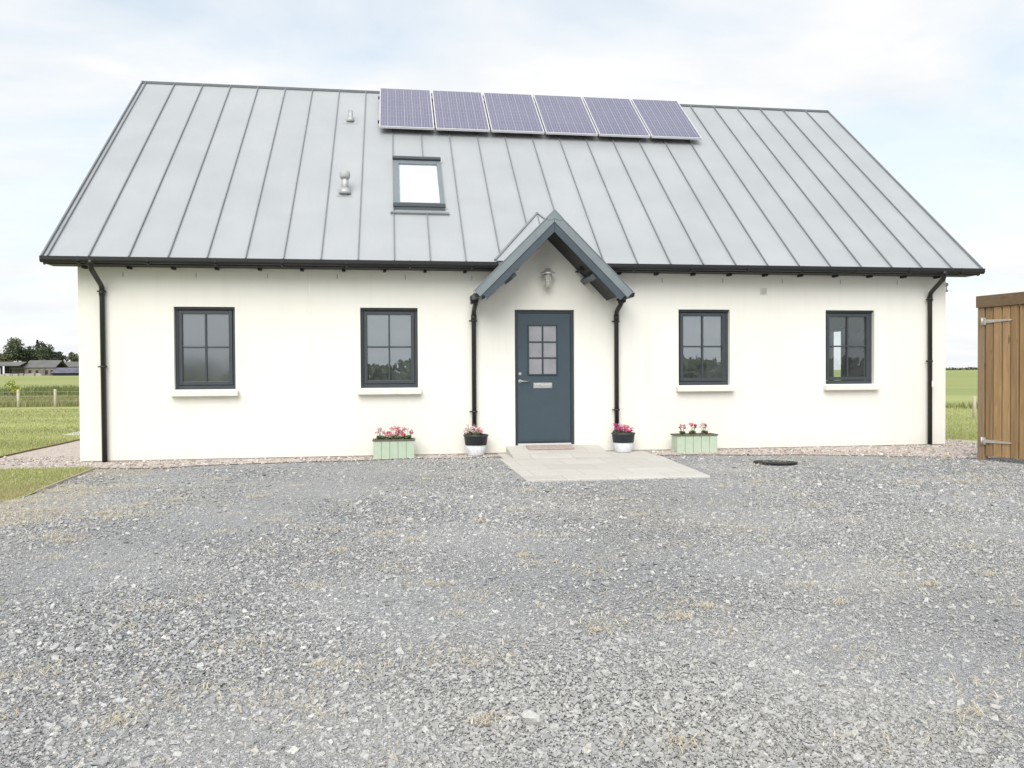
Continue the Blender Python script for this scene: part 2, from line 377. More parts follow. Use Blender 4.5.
mx=N('ShaderNodeMix'); mx.data_type='RGBA'; Lk(cf,mx.inputs[0]); tn=N('ShaderNodeMix'); tn.data_type='RGBA'; tn.blend_type='MULTIPLY'; tn.inputs[0].default_value=1; Lk(sky.outputs[0],tn.inputs[6]); tn.inputs[7].default_value=(.95,1.12,1.02,1); Lk(tn.outputs[2],mx.inputs[6]); Lk(sc_.outputs[0],mx.inputs[7])
bg=N('ShaderNodeBackground'); Lk(mx.outputs[2],bg.inputs[0]); bg.inputs[1].default_value=.1
ow=N('ShaderNodeOutputWorld'); Lk(bg.outputs[0],ow.inputs[0])
sc.view_settings.view_transform='Standard'; sc.view_settings.look='None'; sc.view_settings.gamma=1; sc.view_settings.exposure=1.06

# ------------------------------------------------------------------ ground
def sst(a,b,x):
    t=np.clip((x-a)/(b-a),0,1); return t*t*(3-2*t)
def hgt(x,y):
    """height of the turf: level round the house, a shallow dip to the wire fence, rising to the farm"""
    x=np.asarray(x,float); y=np.asarray(y,float)
    h=-.065-.70*sst(9,46,y)+1.62*sst(60,205,y)
    return h+.05*np.sin(x*.21+y*.13)*sst(12,30,y)
xs=np.concatenate([-np.geomspace(2500,40,26),np.arange(-36,50,2.),np.geomspace(50,2500,26)])
ys=np.concatenate([-np.geomspace(2500,40,20),np.arange(-36,60,2.),np.arange(62,240,6.),np.geomspace(245,2800,18)])
X,Yg=np.meshgrid(xs,ys); Zg=hgt(X,Yg); nx=len(xs); ny=len(ys)
idx=np.arange(nx*ny).reshape(ny,nx); F=np.stack([idx[:-1,:-1],idx[:-1,1:],idx[1:,1:],idx[1:,:-1]],-1).reshape(-1,4)
o=link('ground',fast_mesh('ground',np.stack([X,Yg,Zg],-1).reshape(-1,3),F,None,M['turf'])); tag(o,kind='structure')
for p in o.data.polygons: p.use_smooth=True

PF=[(-1.48,-.72),(-.75,-.76),(.51,-.86),(1.2,-.93),(2.5,-.63),(4.6,-.46),(6.03,-.42),(8.4,-.62),(10.6,-1.05),(12.0,-1.55),(12.9,-1.96),(14.9,-2.3)]
pfx=np.array([p[0] for p in PF]); pfy=np.array([p[1] for p in PF])
def pink_front(x): return np.interp(x,pfx,pfy)+.05*np.sin(x*3.1)*np.sin(x*1.3+1)
def sheet(name,rows,mat,z,jit=.012):
    """grid sheet from rows of (x,y) points, with a slightly uneven top"""
    nr=len(rows); nc=len(rows[0]); V=[]
    for r in rows:
        for x,y in r: V.append((x,y,z+jit*.5*(math.sin(x*2.3+y*1.1)*math.sin(y*1.9-x*.4)-1)*(1 if jit else 0)))
    idx=np.arange(nr*nc).reshape(nr,nc); F=np.stack([idx[:-1,:-1],idx[:-1,1:],idx[1:,1:],idx[1:,:-1]],-1).reshape(-1,4)
    o=link(name,fast_mesh(name,np.array(V),F,None,mat)); tag(o,kind='structure')
    for p in o.data.polygons: p.use_smooth=True
    return o
def edge_x(y): return .50+.155*(-.86-y)/2.24
def dl(y): return edge_x(y)+.002 if y>-3.1 else .64 if y>-3.4 else .64-1.2*min(1,(-3.4-y)/.8)-max(0,min(8,(-4.2-y)*.8))
rows=[]
for y in np.concatenate([np.linspace(-34,-13,15),np.linspace(-12.5,-3.2,48),np.linspace(-3.0,-.3,18)]):
    x0=dl(y); rows.append([(x0+(30-x0)*(k/60)**1.5,y) for k in range(61)])
sheet('driveway',rows,M['gravel'],-.050)
xs_=np.concatenate([np.linspace(-1.48,.0,7),np.linspace(.3,14.7,70)])
rows=[]
for k in range(9):
    rows.append([(x,pink_front(x)+(( .9 if (x<0 or x>13.75) else .25)-pink_front(x))*k/8) for x in xs_])
o=sheet('gravel_path',rows,M['pink'],-.040,.010)
rows=[[(-1.48+1.5*k/5,.9+8*j/10) for k in range(6)] for j in range(11)]
sheet('gable_path',rows,M['pink'],-.041,.010)
# grass wedge beside the drive
rows=[[(-9+(9+edge_x(max(-3.1,q))-.004)*k/30,q) for k in range(31)] for q in [-3.9+(-.86+3.9)*j/12 for j in range(13)]]
vo=sheet('verge',rows,M['turf'],-.036,.008)
for v in vo.data.vertices:
    if v.co.y<-3.0: v.co.z-=.020*min(1,(-3.0-v.co.y)/.8)

# paved path and ramp to the door
mb=MB()
pts=[(6.03,-3.26),(8.27,-3.27),(8.45,-.84),(6.03,-.84)]
mb.prism(pts,(0,0,-.12),(0,0,-.030),(1,0,0),(0,1,0))
pts=[(-.84,-.028),(-.02,.072),(.06,.072),(.06,-.12),(-.84,-.12)]
mb.prism(pts,(6.24,0,0),(7.72,0,0),(0,1,0),(0,0,1))
mb.box(6.10,6.238,-.838,-.05,-.12,-.034); mb.box(7.722,8.42,-.838,-.05,-.12,-.034)
o=build('paved_path',mb,M['paving'],bevel=.008); tag(o,kind='structure')
mb=MB(); mb.box(-2.45,-1.75,5.9,7.0,-.10,-.045)
o=build('concrete_slab',mb,M['paving'],bevel=.01); tag(o,'pale flat concrete slab lying on the lawn beside the gable path','slab')

# ------------------------------------------------------------------ HOUSE
L=13.7509; DP=8.99; S=.8449; EZ=2.8798; EO=.3649; VL,VR=-.325,14.115
XC=6.876
house=empty('house',(L/2,DP/2,0),'long single storey cream rendered house with pale grey metal roof and dark blue door','house')
sn=math.sqrt(1+S*S); ud=Vector((0,1/sn,S/sn)); un=Vector((0,-S/sn,1/sn)); E0=Vector((0,-EO,EZ)); SL=6.367
W,WT,WB=.8677,2.2197,.9969; WX=[1.3166,4.0169,9.0505,11.5821]
D0,D1,DB,DT=6.3886,7.3383,.075,2.2013
# --- front wall with openings and reveals
mb=MB()
ops=[(x,x+W,WB,WT) for x in WX]+[(D0,D1,DB,DT)]
xcut=sorted({0,L,*[o_[0] for o_ in ops],*[o_[1] for o_ in ops]}); zcut=sorted({-.03,WB,WT,DB,DT,3.02})
def inop(x,z): return any(a<x<b and c<z<d for a,b,c,d in ops)
for i in range(len(xcut)-1):
    for j in range(len(zcut)-1):
        x0,x1,z0,z1=xcut[i],xcut[i+1],zcut[j],zcut[j+1]
        if not inop((x0+x1)/2,(z0+z1)/2):
            for y in (0,.30): mb.poly([(x0,y,z0),(x1,y,z0),(x1,y,z1),(x0,y,z1)])
for x0,x1,z0,z1 in ops:
    for a,b in (((x0,z0),(x0,z1)),((x0,z1),(x1,z1)),((x1,z1),(x1,z0)),((x1,z0),(x0,z0))):
        mb.poly([(a[0],0,a[1]),(b[0],0,b[1]),(b[0],.3,b[1]),(a[0],.3,a[1])])
# gablet above the door
gz=3.345; gx=gz-3.02
mb.poly([(XC-gx,0,3.02),(XC+gx,0,3.02),(XC,0,gz)])
# gable ends (the right one has a glazed door opening seen through the end window) and rear wall
def gable(x,holes):
    ycut=sorted({0,DP,*[h for q in holes for h in q[:2]]}); zc=sorted({-.03,2.9,*[h for q in holes for h in q[2:]]})
    for i in range(len(ycut)-1):
        for j in range(len(zc)-1):
            ym=(ycut[i]+ycut[i+1])/2; zm=(zc[j]+zc[j+1])/2
            if not any(a<ym<b and c<zm<d for a,b,c,d in holes):
                mb.poly([(x,ycut[i],zc[j]),(x,ycut[i+1],zc[j]),(x,ycut[i+1],zc[j+1]),(x,ycut[i],zc[j+1])])
    mb.poly([(x,0,2.9),(x,DP,2.9),(x,DP,EZ+S*EO-.06),(x,DP/2,EZ+S*(EO+DP/2)-.06),(x,0,EZ+S*EO-.06)])
gable(0,[]); gable(L,[(3.0,4.1,.35,2.1)])
for a,b,c,d in ((0,10.9,-.03,3),(13.4,L,-.03,3),(10.9,13.4,-.03,.1),(10.9,13.4,2.2,3)): mb.poly([(a,DP,c),(b,DP,c),(b,DP,d),(a,DP,d)])  # unseen rear opening added to let more light into the end room
wall=build('wall',mb,M['render'],house)
mb=MB(); mb.box(.012,L-.012,.012,.2,-.3,-.02); mb.box(.012,.2,.2,DP-.012,-.3,-.02); mb.box(L-.2,L-.012,.2,DP-.012,-.3,-.02)
build('plinth',mb,M['plinth'],house)
mb=MB(); mb.box(3.262,3.274,-.003,.002,-.02,2.8); build('movement_joint',mb,M['bead'],house)
# interior seen through the glass
mb=MB()
mb.box(.31,L-.05,.31,DP-.05,.02,.06,1); mb.box(.31,L-.05,.31,DP-.05,2.42,2.46,0)
for x in (3.2,5.9,7.9,10.7): mb.box(x,x+.1,.31,4.3,.06,2.42,0)
mb.box(.31,10.8,4.3,4.4,.06,2.42,0)
build('interior_partition',mb,[M['interior'],M['floorboard']],house)
mb=MB()   # glazed side door frame and the dark cupboard next to it
for a,b,c,d in ((3.0,3.07,.35,2.1),(4.03,4.1,.35,2.1),(3.07,4.03,.35,.47),(3.07,4.03,2.03,2.1),(3.5,3.56,.47,2.03)): mb.box(L-.12,L-.03,a,b,c,d)
build('side_window',mb,M['anth'],house)
mb=MB(); mb.box(13.45,L-.06,1.9,2.68,.06,2.0); mb.box(13.442,13.4495,2.28,2.29,.1,1.95)
build('interior_cupboard',mb,M['curtain'],house,bevel=.01)

# --- windows: frame > sash, pane, sill
def make_window(x):
    loc=(x,0,WB); H=WT-WB
    f=MB(); y0,y1=.075,.145; b=.045
    f.box(0.001,b,y0,y1,0,H-.001); f.box(W-b,W-.001,y0,y1,0,H-.001); f.box(b,W-b,y0,y1,H-b,H-.001); f.box(b,W-b,y0,y1,0,b+.014)
    f.box(.001,W-.001,y0-.028,y0-.001,H-.034,H-.002)                       # head drip
    fr=build('window',f,M['anth'],house,loc,False,.003)
    s=MB(); q=.052; c0,c1=b+.006,W-b-.006; d0,d1=b+.020,H-b-.006; ya,yb=.063,.125
    s.box(c0,c0+q,ya,yb,d0,d1); s.box(c1-q,c1,ya,yb,d0,d1); s.box(c0+q,c1-q,ya,yb,d1-q,d1); s.box(c0+q,c1-q,ya,yb,d0,d0+q)
    m=(c0+c1)/2; k=(d0+d1)/2+.01
    s.box(m-.013,m+.013,ya+.008,yb-.01,d0+q,d1-q); s.box(c0+q,m-.0135,ya+.010,yb-.012,k-.012,k+.012); s.box(m+.0135,c1-q,ya+.010,yb-.012,k-.012,k+.012)
    sa=build('sash',s,M['anth'],fr,loc,False,.004)
    g=MB(); g.box(c0+q-.01,c1-q+.01,.098,.104,d0+q-.01,d1-q+.01); build('pane',g,M['glass'],fr,loc,False)
    v=MB(); v.box(W/2-.2,W/2+.2,y0-.034,y0-.0285,H-.031,H-.008); build('trickle_vent',v,M['greyplastic' if False else 'anth'],fr,loc,False,.002)
    t=MB(); pr=[(-.105,-.098),(-.105,-.030),(.076,-.001),(.076,-.098)]
    t.prism(pr,(-.045,0,0),(W+.045,0,0),(0,1,0),(0,0,1)); build('sill',t,M['sill'],fr,loc,False,.006)
    return fr
w1=make_window(WX[0]); wins=[w1]
for x in WX[1:]: wins.append(copy_tree(w1,house,(x,0,WB)))
for ch in w1.children:
    if ch.name.startswith('pane'):
        ch.data=ch.data.copy(); ch.data.materials[0]=M['frosted']; ch['label']='obscured glass of the leftmost window'
    if ch.name.startswith('sash'): pass
for ch in wins[3].children:
    if ch.name.startswith('pane'): ch.data=ch.data.copy(); ch.data.materials[0]=M['clear']

# --- front door > frame, pane, letter plate, handle, lock, threshold
mb=MB(); y=.05
mb.box(D0+.052,D1-.052,y+.012,y+.07,DB+.03,DT-.05)
door=build('front_door',mb,M['door'],house,bevel=.003)
mb=MB(); mb.box(D0+.001,D0+.05,y,y+.09,DB,DT-.001); mb.box(D1-.05,D1-.001,y,y+.09,DB,DT-.001); mb.box(D0+.05,D1-.05,y,y+.09,DT-.048,DT-.001)
build('door_frame',mb,M['doorframe'],door,bevel=.003)
px0,px1,pz0,pz1=6.622,7.055,1.195,1.948; mb=MB()
mb.box(px0,px1,y+.008,y+.0115,pz0,pz1); build('pane',mb,M['doorglass'],door)
mb=MB(); e=.024; f0,f1=y-.004,y+.0118
mb.box(px0-e,px0,f0,f1,pz0-e,pz1+e); mb.box(px1,px1+e,f0,f1,pz0-e,pz1+e); mb.box(px0,px1,f0,f1,pz1,pz1+e); mb.box(px0,px1,f0,f1,pz0-e,pz0)
xm=(px0+px1)/2; mb.box(xm-.013,xm+.013,f0+.002,f1-.004,pz0,pz1)
for k in (1,2):
    zb=pz0+(pz1-pz0)*k/3
    mb.box(px0,xm-.0135,f0+.003,f1-.0045,zb-.012,zb+.012); mb.box(xm+.0135,px1,f0+.003,f1-.0045,zb-.012,zb+.012)
build('glazing_bar',mb,M['doorframe'],door,bevel=.002)
# dark backing room light is blocked by a net blind behind the door glass
mb=MB(); mb.box(px0,px1,y+.0712,y+.074,pz0,pz1)
mb=MB(); mb.box(6.69,6.99,y+.004,y+.0118,.972,1.054); mb.box(6.705,6.975,y-.001,y+.0038,.99,1.036); build('letter_plate',mb,M['steel'],door,bevel=.003)
mb=MB(); mb.tube([(6.475,y+.012,1.085),(6.475,y-.035,1.085)],.009,10); mb.tube([(6.475,y-.035,1.085),(6.50,y-.038,1.085),(6.605,y-.036,1.082)],.0095,10); mb.tube([(6.475,y+.0118,1.085),(6.475,y+.004,1.085)],.026,18)
build('handle',mb,M['steel'],door)
mb=MB(); mb.tube([(6.475,y+.0118,1.20),(6.475,y-.004,1.20)],.024,18); mb.tube([(6.475,y-.0041,1.20),(6.475,y-.012,1.20)],.012,12); build('lock',mb,M['steel'],door)
mb=MB(); mb.tube([(6.475,y+.0118,1.62),(6.475,y+.006,1.62)],.009,12); build('spyhole',mb,M['black'],door)
mb=MB(); mb.box(D0+.05,D1-.05,y-.022,y+.08,DB+.002,DB+.028); build('threshold',mb,M['alu'],door,bevel=.003)
mb=MB(); mb.box(D0+.052,D1-.052,y-.006,y+.0118,DB+.034,DB+.07); build('weather_bar',mb,M['doorframe'],door,bevel=.003)

# --- main roof (front slope cut back behind the door gablet), rear slope, standing seams
def rp(x,s,n=0): return E0+Vector((x,0,0))+ud*s+un*n
mb=MB(); TH=.05
CUT0,CUT1=XC-.50,XC+.50
for x0,x1,s0 in ((VL,CUT0,0),(CUT0,CUT1,.62),(CUT1,VR,0)):
    mb.obox(rp(x0,s0,-TH),(x1-x0,0,0),ud*(SL-s0),un*TH)
yr=E0.y+SL/sn; zr=E0.z+SL*S/sn
ud2=Vector((0,-1/sn,S/sn)); un2=Vector((0,S/sn,1/sn))
mb.obox(Vector((VR,2*yr-E0.y,EZ))-un2*TH,(VL-VR,0,0),ud2*SL,un2*TH)
seams=[.279+.5323*k for k in range(26) if .279+.5323*k<VR-.1]+[-.262]
for x in seams:
    s0=.60 if CUT0<x<CUT1 else -.004
    for a,b in ([(s0,1.38),(3.26,SL-.02)] if 4.56<x<5.35 else [(s0,SL-.02)]):
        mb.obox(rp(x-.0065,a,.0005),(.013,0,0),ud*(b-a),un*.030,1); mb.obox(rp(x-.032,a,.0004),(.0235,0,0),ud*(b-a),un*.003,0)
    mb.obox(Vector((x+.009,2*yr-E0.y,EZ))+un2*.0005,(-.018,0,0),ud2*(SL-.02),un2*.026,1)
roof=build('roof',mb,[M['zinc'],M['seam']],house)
for x0,x1 in ((VL-.022,VL-.001),(VR+.001,VR+.022)):
    mb=MB(); mb.obox(rp(x0,-.01,-.13),(x1-x0,0,0),ud*(SL+.01),un*.165)
    mb.obox(Vector((x1,2*yr-E0.y,EZ))-un2*.13,(x0-x1,0,0),ud2*SL,un2*.165)
    build('verge_trim',mb,M['seam'],house)
mb=MB(); rz=zr
mb.prism([(-.06,-.040),(-.06,-.022),(0,.030),(.06,-.022),(.06,-.040),(0,.008)],(VL-.02,yr,rz),(VR+.015,yr,rz),(0,1,0),(0,0,1))
build('ridge_cap',mb,M['ridge'],house)
# eaves: fascia, soffit, gutter in two runs, brackets
mb=MB()
for x0,x1 in ((VL,CUT0+.02),(CUT1-.02,VR)):
    mb.box(x0,x1,-EO+.012,-EO+.032,2.782,2.846); mb.box(x0,x1,-EO+.034,-.002,2.790,2.802)
build('fascia',mb,M['soffit'],house)
prof=[(-.052,.052)]+[(.050*math.cos(math.pi+math.pi*k/10),.050*math.sin(math.pi+math.pi*k/10)) for k in range(11)]+[(.052,.052),(.045,.052)]+[(.044*math.cos(2*math.pi-math.pi*k/10),.044*math.sin(2*math.pi-math.pi*k/10)) for k in range(11)]+[(-.045,.052)]
prof=[(u*.86,v*.86) for u,v in prof]
for x0,x1 in ((VL-.012,6.08),(7.69,VR+.012)):
    mb=MB(); mb.prism(prof,(x0,-EO-.048,2.836),(x1,-EO-.048,2.836),(0,1,0),(0,0,1))
    mb.lathe([(.001,0),(.001,.0)],(0,0,-50),3) if False else None
    k=x0+.5
    while k<x1: 
        mb.box(k-.012,k+.012,-EO-.118,-EO+.01,2.784,2.789); mb.box(k-.014,k+.014,-EO-.0985,-EO-.093,2.815,2.882); k+=.92
    mb.poly([(x0+.001,-EO-.048+u,2.836+v) for u,v in prof[:12]]); mb.poly([(x1-.001,-EO-.048+u,2.836+v) for u,v in prof[:12]])
    build('gutter',mb,M['black_gutter'],house)
for i in range(23):
    x=.12+.61*i
    if 5.95<x<7.8: continue
    mb=MB(); mb.box(x-.022,x+.022,-.13,-.003,2.756,2.789); build('rafter_foot',mb,M['soffit'],house)
for i in range(13):
    x=.62+1.02*i
    if 5.95<x<7.8 : continue
    mb=MB(); mb.box(x-.006,x+.006,-.006,.001,2.65,2.72); build('weep_vent',mb,M['greyplastic'],house)

# --- downpipes > brackets
def downpipe(path,brk,shoe=True,r=.036):
    mb=MB(); P=[Vector(p) for p in path]; pts=[P[0]]
    for i in range(1,len(P)-1):
        a,b=(P[i-1]-P[i]),(P[i+1]-P[i]); k=min(.06,a.length*.45,b.length*.45)
        a=P[i]+a.normalized()*k; b=P[i]+b.normalized()*k
        for q in range(5):
            u=q/4; pts.append(a*(1-u)**2+P[i]*2*u*(1-u)+b*u*u)
    pts.append(P[-1]); mb.tube(pts,r,16)
    for a,b in ((0,-1),): pass
    top=P[0]; mb.tube([top+Vector((0,0,.03)),top-Vector((0,0,.05))],r+.012,16)
    v=P[-2] if P[-1].z<P[-2].z else P[-1]; mb.tube([v-Vector((0,0,.05)),v-Vector((0,0,.13))],r+.007,16)
    pipe=build('downpipe',mb,M['black'],house,loc=(P[-1].x,P[-1].y,P[-1].z))
    for z in brk:
        x,y_=P[-1].x,P[-1].y; m=MB(); m.tube([(x,y_,z-.015),(x,y_,z+.015)],r+.006,16); m.box(x-.075,x+.05,y_-.008,y_+.008,z-.010,z+.010); m.box(x-.02,x+.02,y_+.03,-.0005,z-.010,z+.010)
        build('pipe_bracket',m,M['black'],pipe,loc=(x,y_,z))
    return pipe
PY=-.052
downpipe([(.318,-EO-.048,2.81),(.318,-EO-.048,2.72),(.345,PY,2.50),(.352,PY,-.04)],(2.43,1.34))
pr=downpipe([(13.42,-EO-.048,2.81),(13.42,-EO-.048,2.72),(13.425,PY,2.50),(13.43,PY,-.04)],(2.40,1.37))
m=MB(); m.box(13.435,13.475,PY-.043,PY-.037,.94,1.04); build('label_tag',m,M['whiteplastic'],pr)
downpipe([(5.755,-.21,2.33),(5.755,-.21,2.27),(5.742,PY,2.16),(5.742,PY,.22)],(2.02,.62))
downpipe([(8.04,-.21,2.34),(8.04,-.21,2.28),(8.008,PY,2.17),(8.008,PY,.22)],(2.02,.62))

# --- door gablet: two roof slopes, barge boards, soffit, purlins, little gutters
PO=.74; AZ=3.545; HW=1.14           # overhang, roof apex height at the front, half width
rt2=math.sqrt(.5)
mb=MB()
for s in (-1,1):
    a=Vector((s*rt2,0,-rt2)); n=Vector((s*rt2,0,rt2)); ln=HW/rt2
    # the slope runs back into the main roof: top sheet with its rear edge on the main roof plane
    def back(u,off):
        p=Vector((XC,0,AZ))+a*u+n*off; return max((p.z-EZ)/S-EO+.0,-.34)
    fr=[Vector((XC,-PO,AZ))+a*u+n*o for u,o in ((0,0),(ln,0),(ln,-.05),(0,-.05))]
    bk=[Vector((p.x,back((p-Vector((XC,-PO,AZ))).dot(a),o)+.04,p.z)) for p,o in zip(fr,(0,0,-.05,-.05))]
    # intermediate station where the slope leaves the main roof
    um=(AZ-EZ)/rt2-.05
    def st(u,o): 
        p=Vector((XC,-PO,AZ))+a*u+n*o; return p
    for u0,u1 in ((0,um),(um,ln)):
        A=[st(u0,0),st(u1,0),st(u1,-.05),st(u0,-.05)]; B=[Vector((p.x,(back(u,0)+.05) if u<=um+1e-6 and not(u0==um) else .0-.0,p.z)) for p,u in zip(A,(u0,u1,u1,u0))]
        k=len(mb.v); mb.v+=[tuple(p) for p in A+B]
        for f in ((0,1,2,3),(4,7,6,5),(0,4,5,1),(1,5,6,2),(2,6,7,3),(3,7,4,0)): mb.f.append(tuple(k+i for i in f)); mb.m.append(0); mb.smooth.append(False)
    for u in (.42,.95):
        yb=back(u,0) if u<um else -.01
        mb.obox(st(u-.009,.0005)+Vector((0,.02,0)),a*.018,(0,yb+PO,0),n*.026,1)
    # valley flashing upstand
porch=build('porch_roof',mb,[M['zinc'],M['seam']],house)
for s in (-1,1):
    # pale valley plate lying on the main roof with a dark welted edge
    a0=Vector((XC+s*.855,-EO,EZ)); a1=Vector((XC+s*.01,-EO+1.45/sn,EZ+1.45*S/sn)); b1=Vector((XC+s*.01,-EO+.80/sn,EZ+.80*S/sn)); b0=Vector((XC+s*.55,-EO,EZ))
    mb=MB(); k=0
    lo=[p+un*.0335 for p in (a0,a1,b1,b0)]; hi=[p+un*.037 for p in (a0,a1,b1,b0)]
    mb.poly(lo); mb.poly(hi)
    for q in range(4): mb.poly([lo[q],lo[(q+1)%4],hi[(q+1)%4],hi[q]])
    build('valley_plate',mb,M['zinc'],house)
    d=a1-a0; mb=MB(); mb.obox(a0+un*.0375,d,Vector((s*-.030,0,0)),un*.022); build('valley_welt',mb,M['seam'],house)
def half_chevron(s,o0,o1,ya,yb,ln,mat,name,bev=.002):
    """one raked board: offsets o0..o1 square to the slope, mitred at the apex"""
    k=math.sqrt(2); zt=AZ+o1*k; zb=AZ+o0*k; e=ln*rt2
    pr=[(s*.0015,zt),(s*(e+o1*rt2),AZ-e+o1*rt2),(s*(e+o0*rt2),AZ-e+o0*rt2),(s*.0015,zb)]
    mb=MB(); mb.prism(pr,(XC,ya,0),(XC,yb,0),(1,0,0),(0,0,1)); return build(name,mb,mat,house,bevel=bev)
for s in (-1,1):
    ln=HW/rt2+.03
    half_chevron(s,-.075,.040,-PO-.034,-PO-.002,ln,M['barge'],'barge_capping')
    half_chevron(s,.0405,.052,-PO-.044,-PO+.13,ln,M['barge'],'cover_strip',.001)
    half_chevron(s,-.178,-.0755,-PO-.022,-PO-.001,ln-.05,M['bargelow'],'barge_board')
    half_chevron(s,-.145,-.133,-PO+.0,-.002,ln-.10,M['soffit'],'soffit',0)
mb=MB(); h=.155
mb.poly([]) if False else None
q=[(XC,AZ+.085),(XC+h*.82,AZ+.085-h*.82),(XC+h*.62,AZ+.085-h*1.12),(XC,AZ+.085-h*1.72+.12),(XC-h*.62,AZ+.085-h*1.12),(XC-h*.82,AZ+.085-h*.82)]
mb.prism([(x,z) for x,z in q],(0,-PO-.040,0),(0,-PO-.0325,0),(1,0,0),(0,0,1))
mb.prism([(-.13,-.075),(0,.06),(.13,-.075),(.13,-.06),(0,.078),(-.13,-.06)],(XC,-PO-.0324,AZ),(XC,(AZ-EZ)/S-EO+.05,AZ),(1,0,0),(0,0,1))
build('apex_cap',mb,M['barge'],house,bevel=.002)
for s in (-1,1):
    a=Vector((s*rt2,0,-rt2)); n=Vector((s*rt2,0,rt2)); o=Vector((XC,-PO,AZ))
    mb=MB(); mb.obox(o+a*1.02+n*-.235+Vector((0,.03,0)),a*.09,(0,PO-.032,0),n*.088); build('purlin_end',mb,M['bargelow'],house,bevel=.004)
    g=Vector((XC+s*(HW+(.01 if s<0 else .045)),0,AZ-HW-(.055 if s<0 else .03))); mb=MB(); pf=[(u*.9,v*.9) for u,v in prof]
    mb.prism(pf,(g.x,-PO+.0,g.z),(g.x,-.01,g.z),(1,0,0),(0,0,1)); mb.poly([(g.x+u,-PO+.001,g.z+v) for u,v in pf[:12]])
    mb.prism([(-.045,-.075),(-.05,.05),(.05,.05),(.04,-.06)],(g.x,-.27,g.z-.01),(g.x,-.15,g.z-.01),(1,0,0),(0,0,1))
    build('porch_gutter',mb,M['black_gutter'],house)

# --- roof window > glass, blind, hood
mb=MB(); x0,x1,s0,s1=4.536,5.368,1.539,3.255; fwid=.10
for a,b,c,d in ((x0,x0+fwid,s0,s1),(x1-fwid*.7,x1,s0,s1),(x0+fwid,x1-fwid*.7,s1-fwid*1.6,s1),(x0+fwid,x1-fwid*.7,s0,s0+fwid*1.6)):
    mb.obox(rp(a,c,.001),(b-a,0,0),ud*(d-c),un*.055)
rw=build('roof_window',mb,M['barge'],house,bevel=.004)
mb=MB(); gx0,gx1,gs0,gs1=x0+fwid-.005,x1-.065,s0+fwid*1.6-.005,s1-fwid*1.6+.005
mb.obox(rp(gx0,gs0,.034),(gx1-gx0,0,0),ud*(gs1-gs0),un*.006); build('pane',mb,M['roofglass'],rw)
mb=MB(); mb.obox(rp(gx0+.001,gs0+.001,.012),(gx1-gx0-.002,0,0),ud*(gs1-gs0-.002),un*.008); build('blind',mb,M['blind'],rw)
mb=MB(); mb.obox(rp(x0-.01,s1-.05,.056),(x1-x0+.02,0,0),ud*.09,un*.04); build('hood_cover',mb,M['anth'],rw,bevel=.004)
mb=MB(); mb.obox(rp(x0-.01,s0-.005,.0555),(x1-x0+.02,0,0),ud*.11,un*.02); build('bottom_cover',mb,M['anth'],rw,bevel=.004)
mb=MB(); mb.obox(rp(4.485,1.385,.002),(.945,0,0),ud*.045,un*.034); build('flashing_bar',mb,M['seam'],rw)

# --- roof vents
def vent(x,s,h,r,capr):
    b=rp(x,s,0); mb=MB(); mb.tube([b-Vector((0,0,.05)),b+Vector((0,0,h))],r,18)
    mb.obox(b+Vector((-.13,0,0))-ud*.13+un*.001,(.26,0,0),ud*.26,un*.004); mb.lathe([(r*1.9,-.02),(r*1.5,.04),(r*1.05,.09)],b+Vector((0,0,0)),18)
    o=build('roof_vent',mb,M['galv'],house,loc=b)
    if capr:
        m=MB(); m.lathe([(capr*.85,h-.06),(capr,h-.03),(capr*1.02,h+.03),(capr*.8,h+.065),(.01,h+.075)],b,20); build('cowl',m,M['greyplastic'],o)
    return o
vent(3.745,2.05,.30,.058,.085)
vent(3.742,4.90,.20,.045,.0)

# --- solar panels: frame > cells
PW,PH=1.026,1.845; ang=math.atan(S)
def make_panel(x):
    b=rp(x,4.375,.115); f=MB(); e=.021; t=.04
    f.box(0,e,0,PH,0,t); f.box(PW-e,PW,0,PH,0,t); f.box(e,PW-e,0,e,0,t); f.box(e,PW-e,PH-e,PH,0,t)
    o=build('solar_panel',f,M['alu'],house,b,False,.002); o.rotation_euler=(ang,0,0)
    c=MB(); c.box(e-.002,PW-e+.002,e-.002,PH-e+.002,.008,t-.006); k=build('cells',c,M['cells'],o,b,False)
    return o
p1=make_panel(4.29)
for i in range(1,6):
    copy_tree(p1,house,rp(4.29+1.053*i,4.375,.115))
mb=MB()
for s in (4.70,5.85): mb.obox(rp(4.26,s,.062),(6.37,0,0),ud*.04,un*.05)
for k in range(12):
    for s in (4.70,5.85): mb.obox(rp(4.35+.55*k,s,.001),(.05,0,0),ud*.045,un*.060)
build('panel_rail',mb,M['black'],house)

# --- wall lamp, wall vent, gable bracket
mb=MB(); lx=6.889
mb.tube([(lx,-.001,2.70),(lx,-.022,2.70)],.055,20); mb.tube([(lx,-.02,2.70),(lx,-.10,2.715),(lx,-.14,2.745)],.016,10)
lamp=build('wall_lamp',mb,M['lampmetal'],house)
mb=MB(); mb.lathe([(.118,.0),(.120,.012),(.075,.045),(.045,.062),(.045,.085),(.01,.09)],(lx,-.15,2.742),24); build('lamp_shade',mb,M['lampmetal'],lamp)
mb=MB(); mb.lathe([(.022,0),(.048,.02),(.052,.06),(.052,.16),(.058,.165),(.058,.205)],(lx,-.15,2.535),20); build('lamp_glass',mb,simple('ribbed_glass',(.55,.54,.50),.12,.2,.2,30),lamp)
mb=MB()
for k in range(6):
    t=k*math.pi/3; mb.tube([(lx+.06*math.cos(t),-.15+.06*math.sin(t),2.74),(lx+.062*math.cos(t),-.15+.062*math.sin(t),2.57),(lx+.02*math.cos(t),-.15+.02*math.sin(t),2.525)],.0045,6)
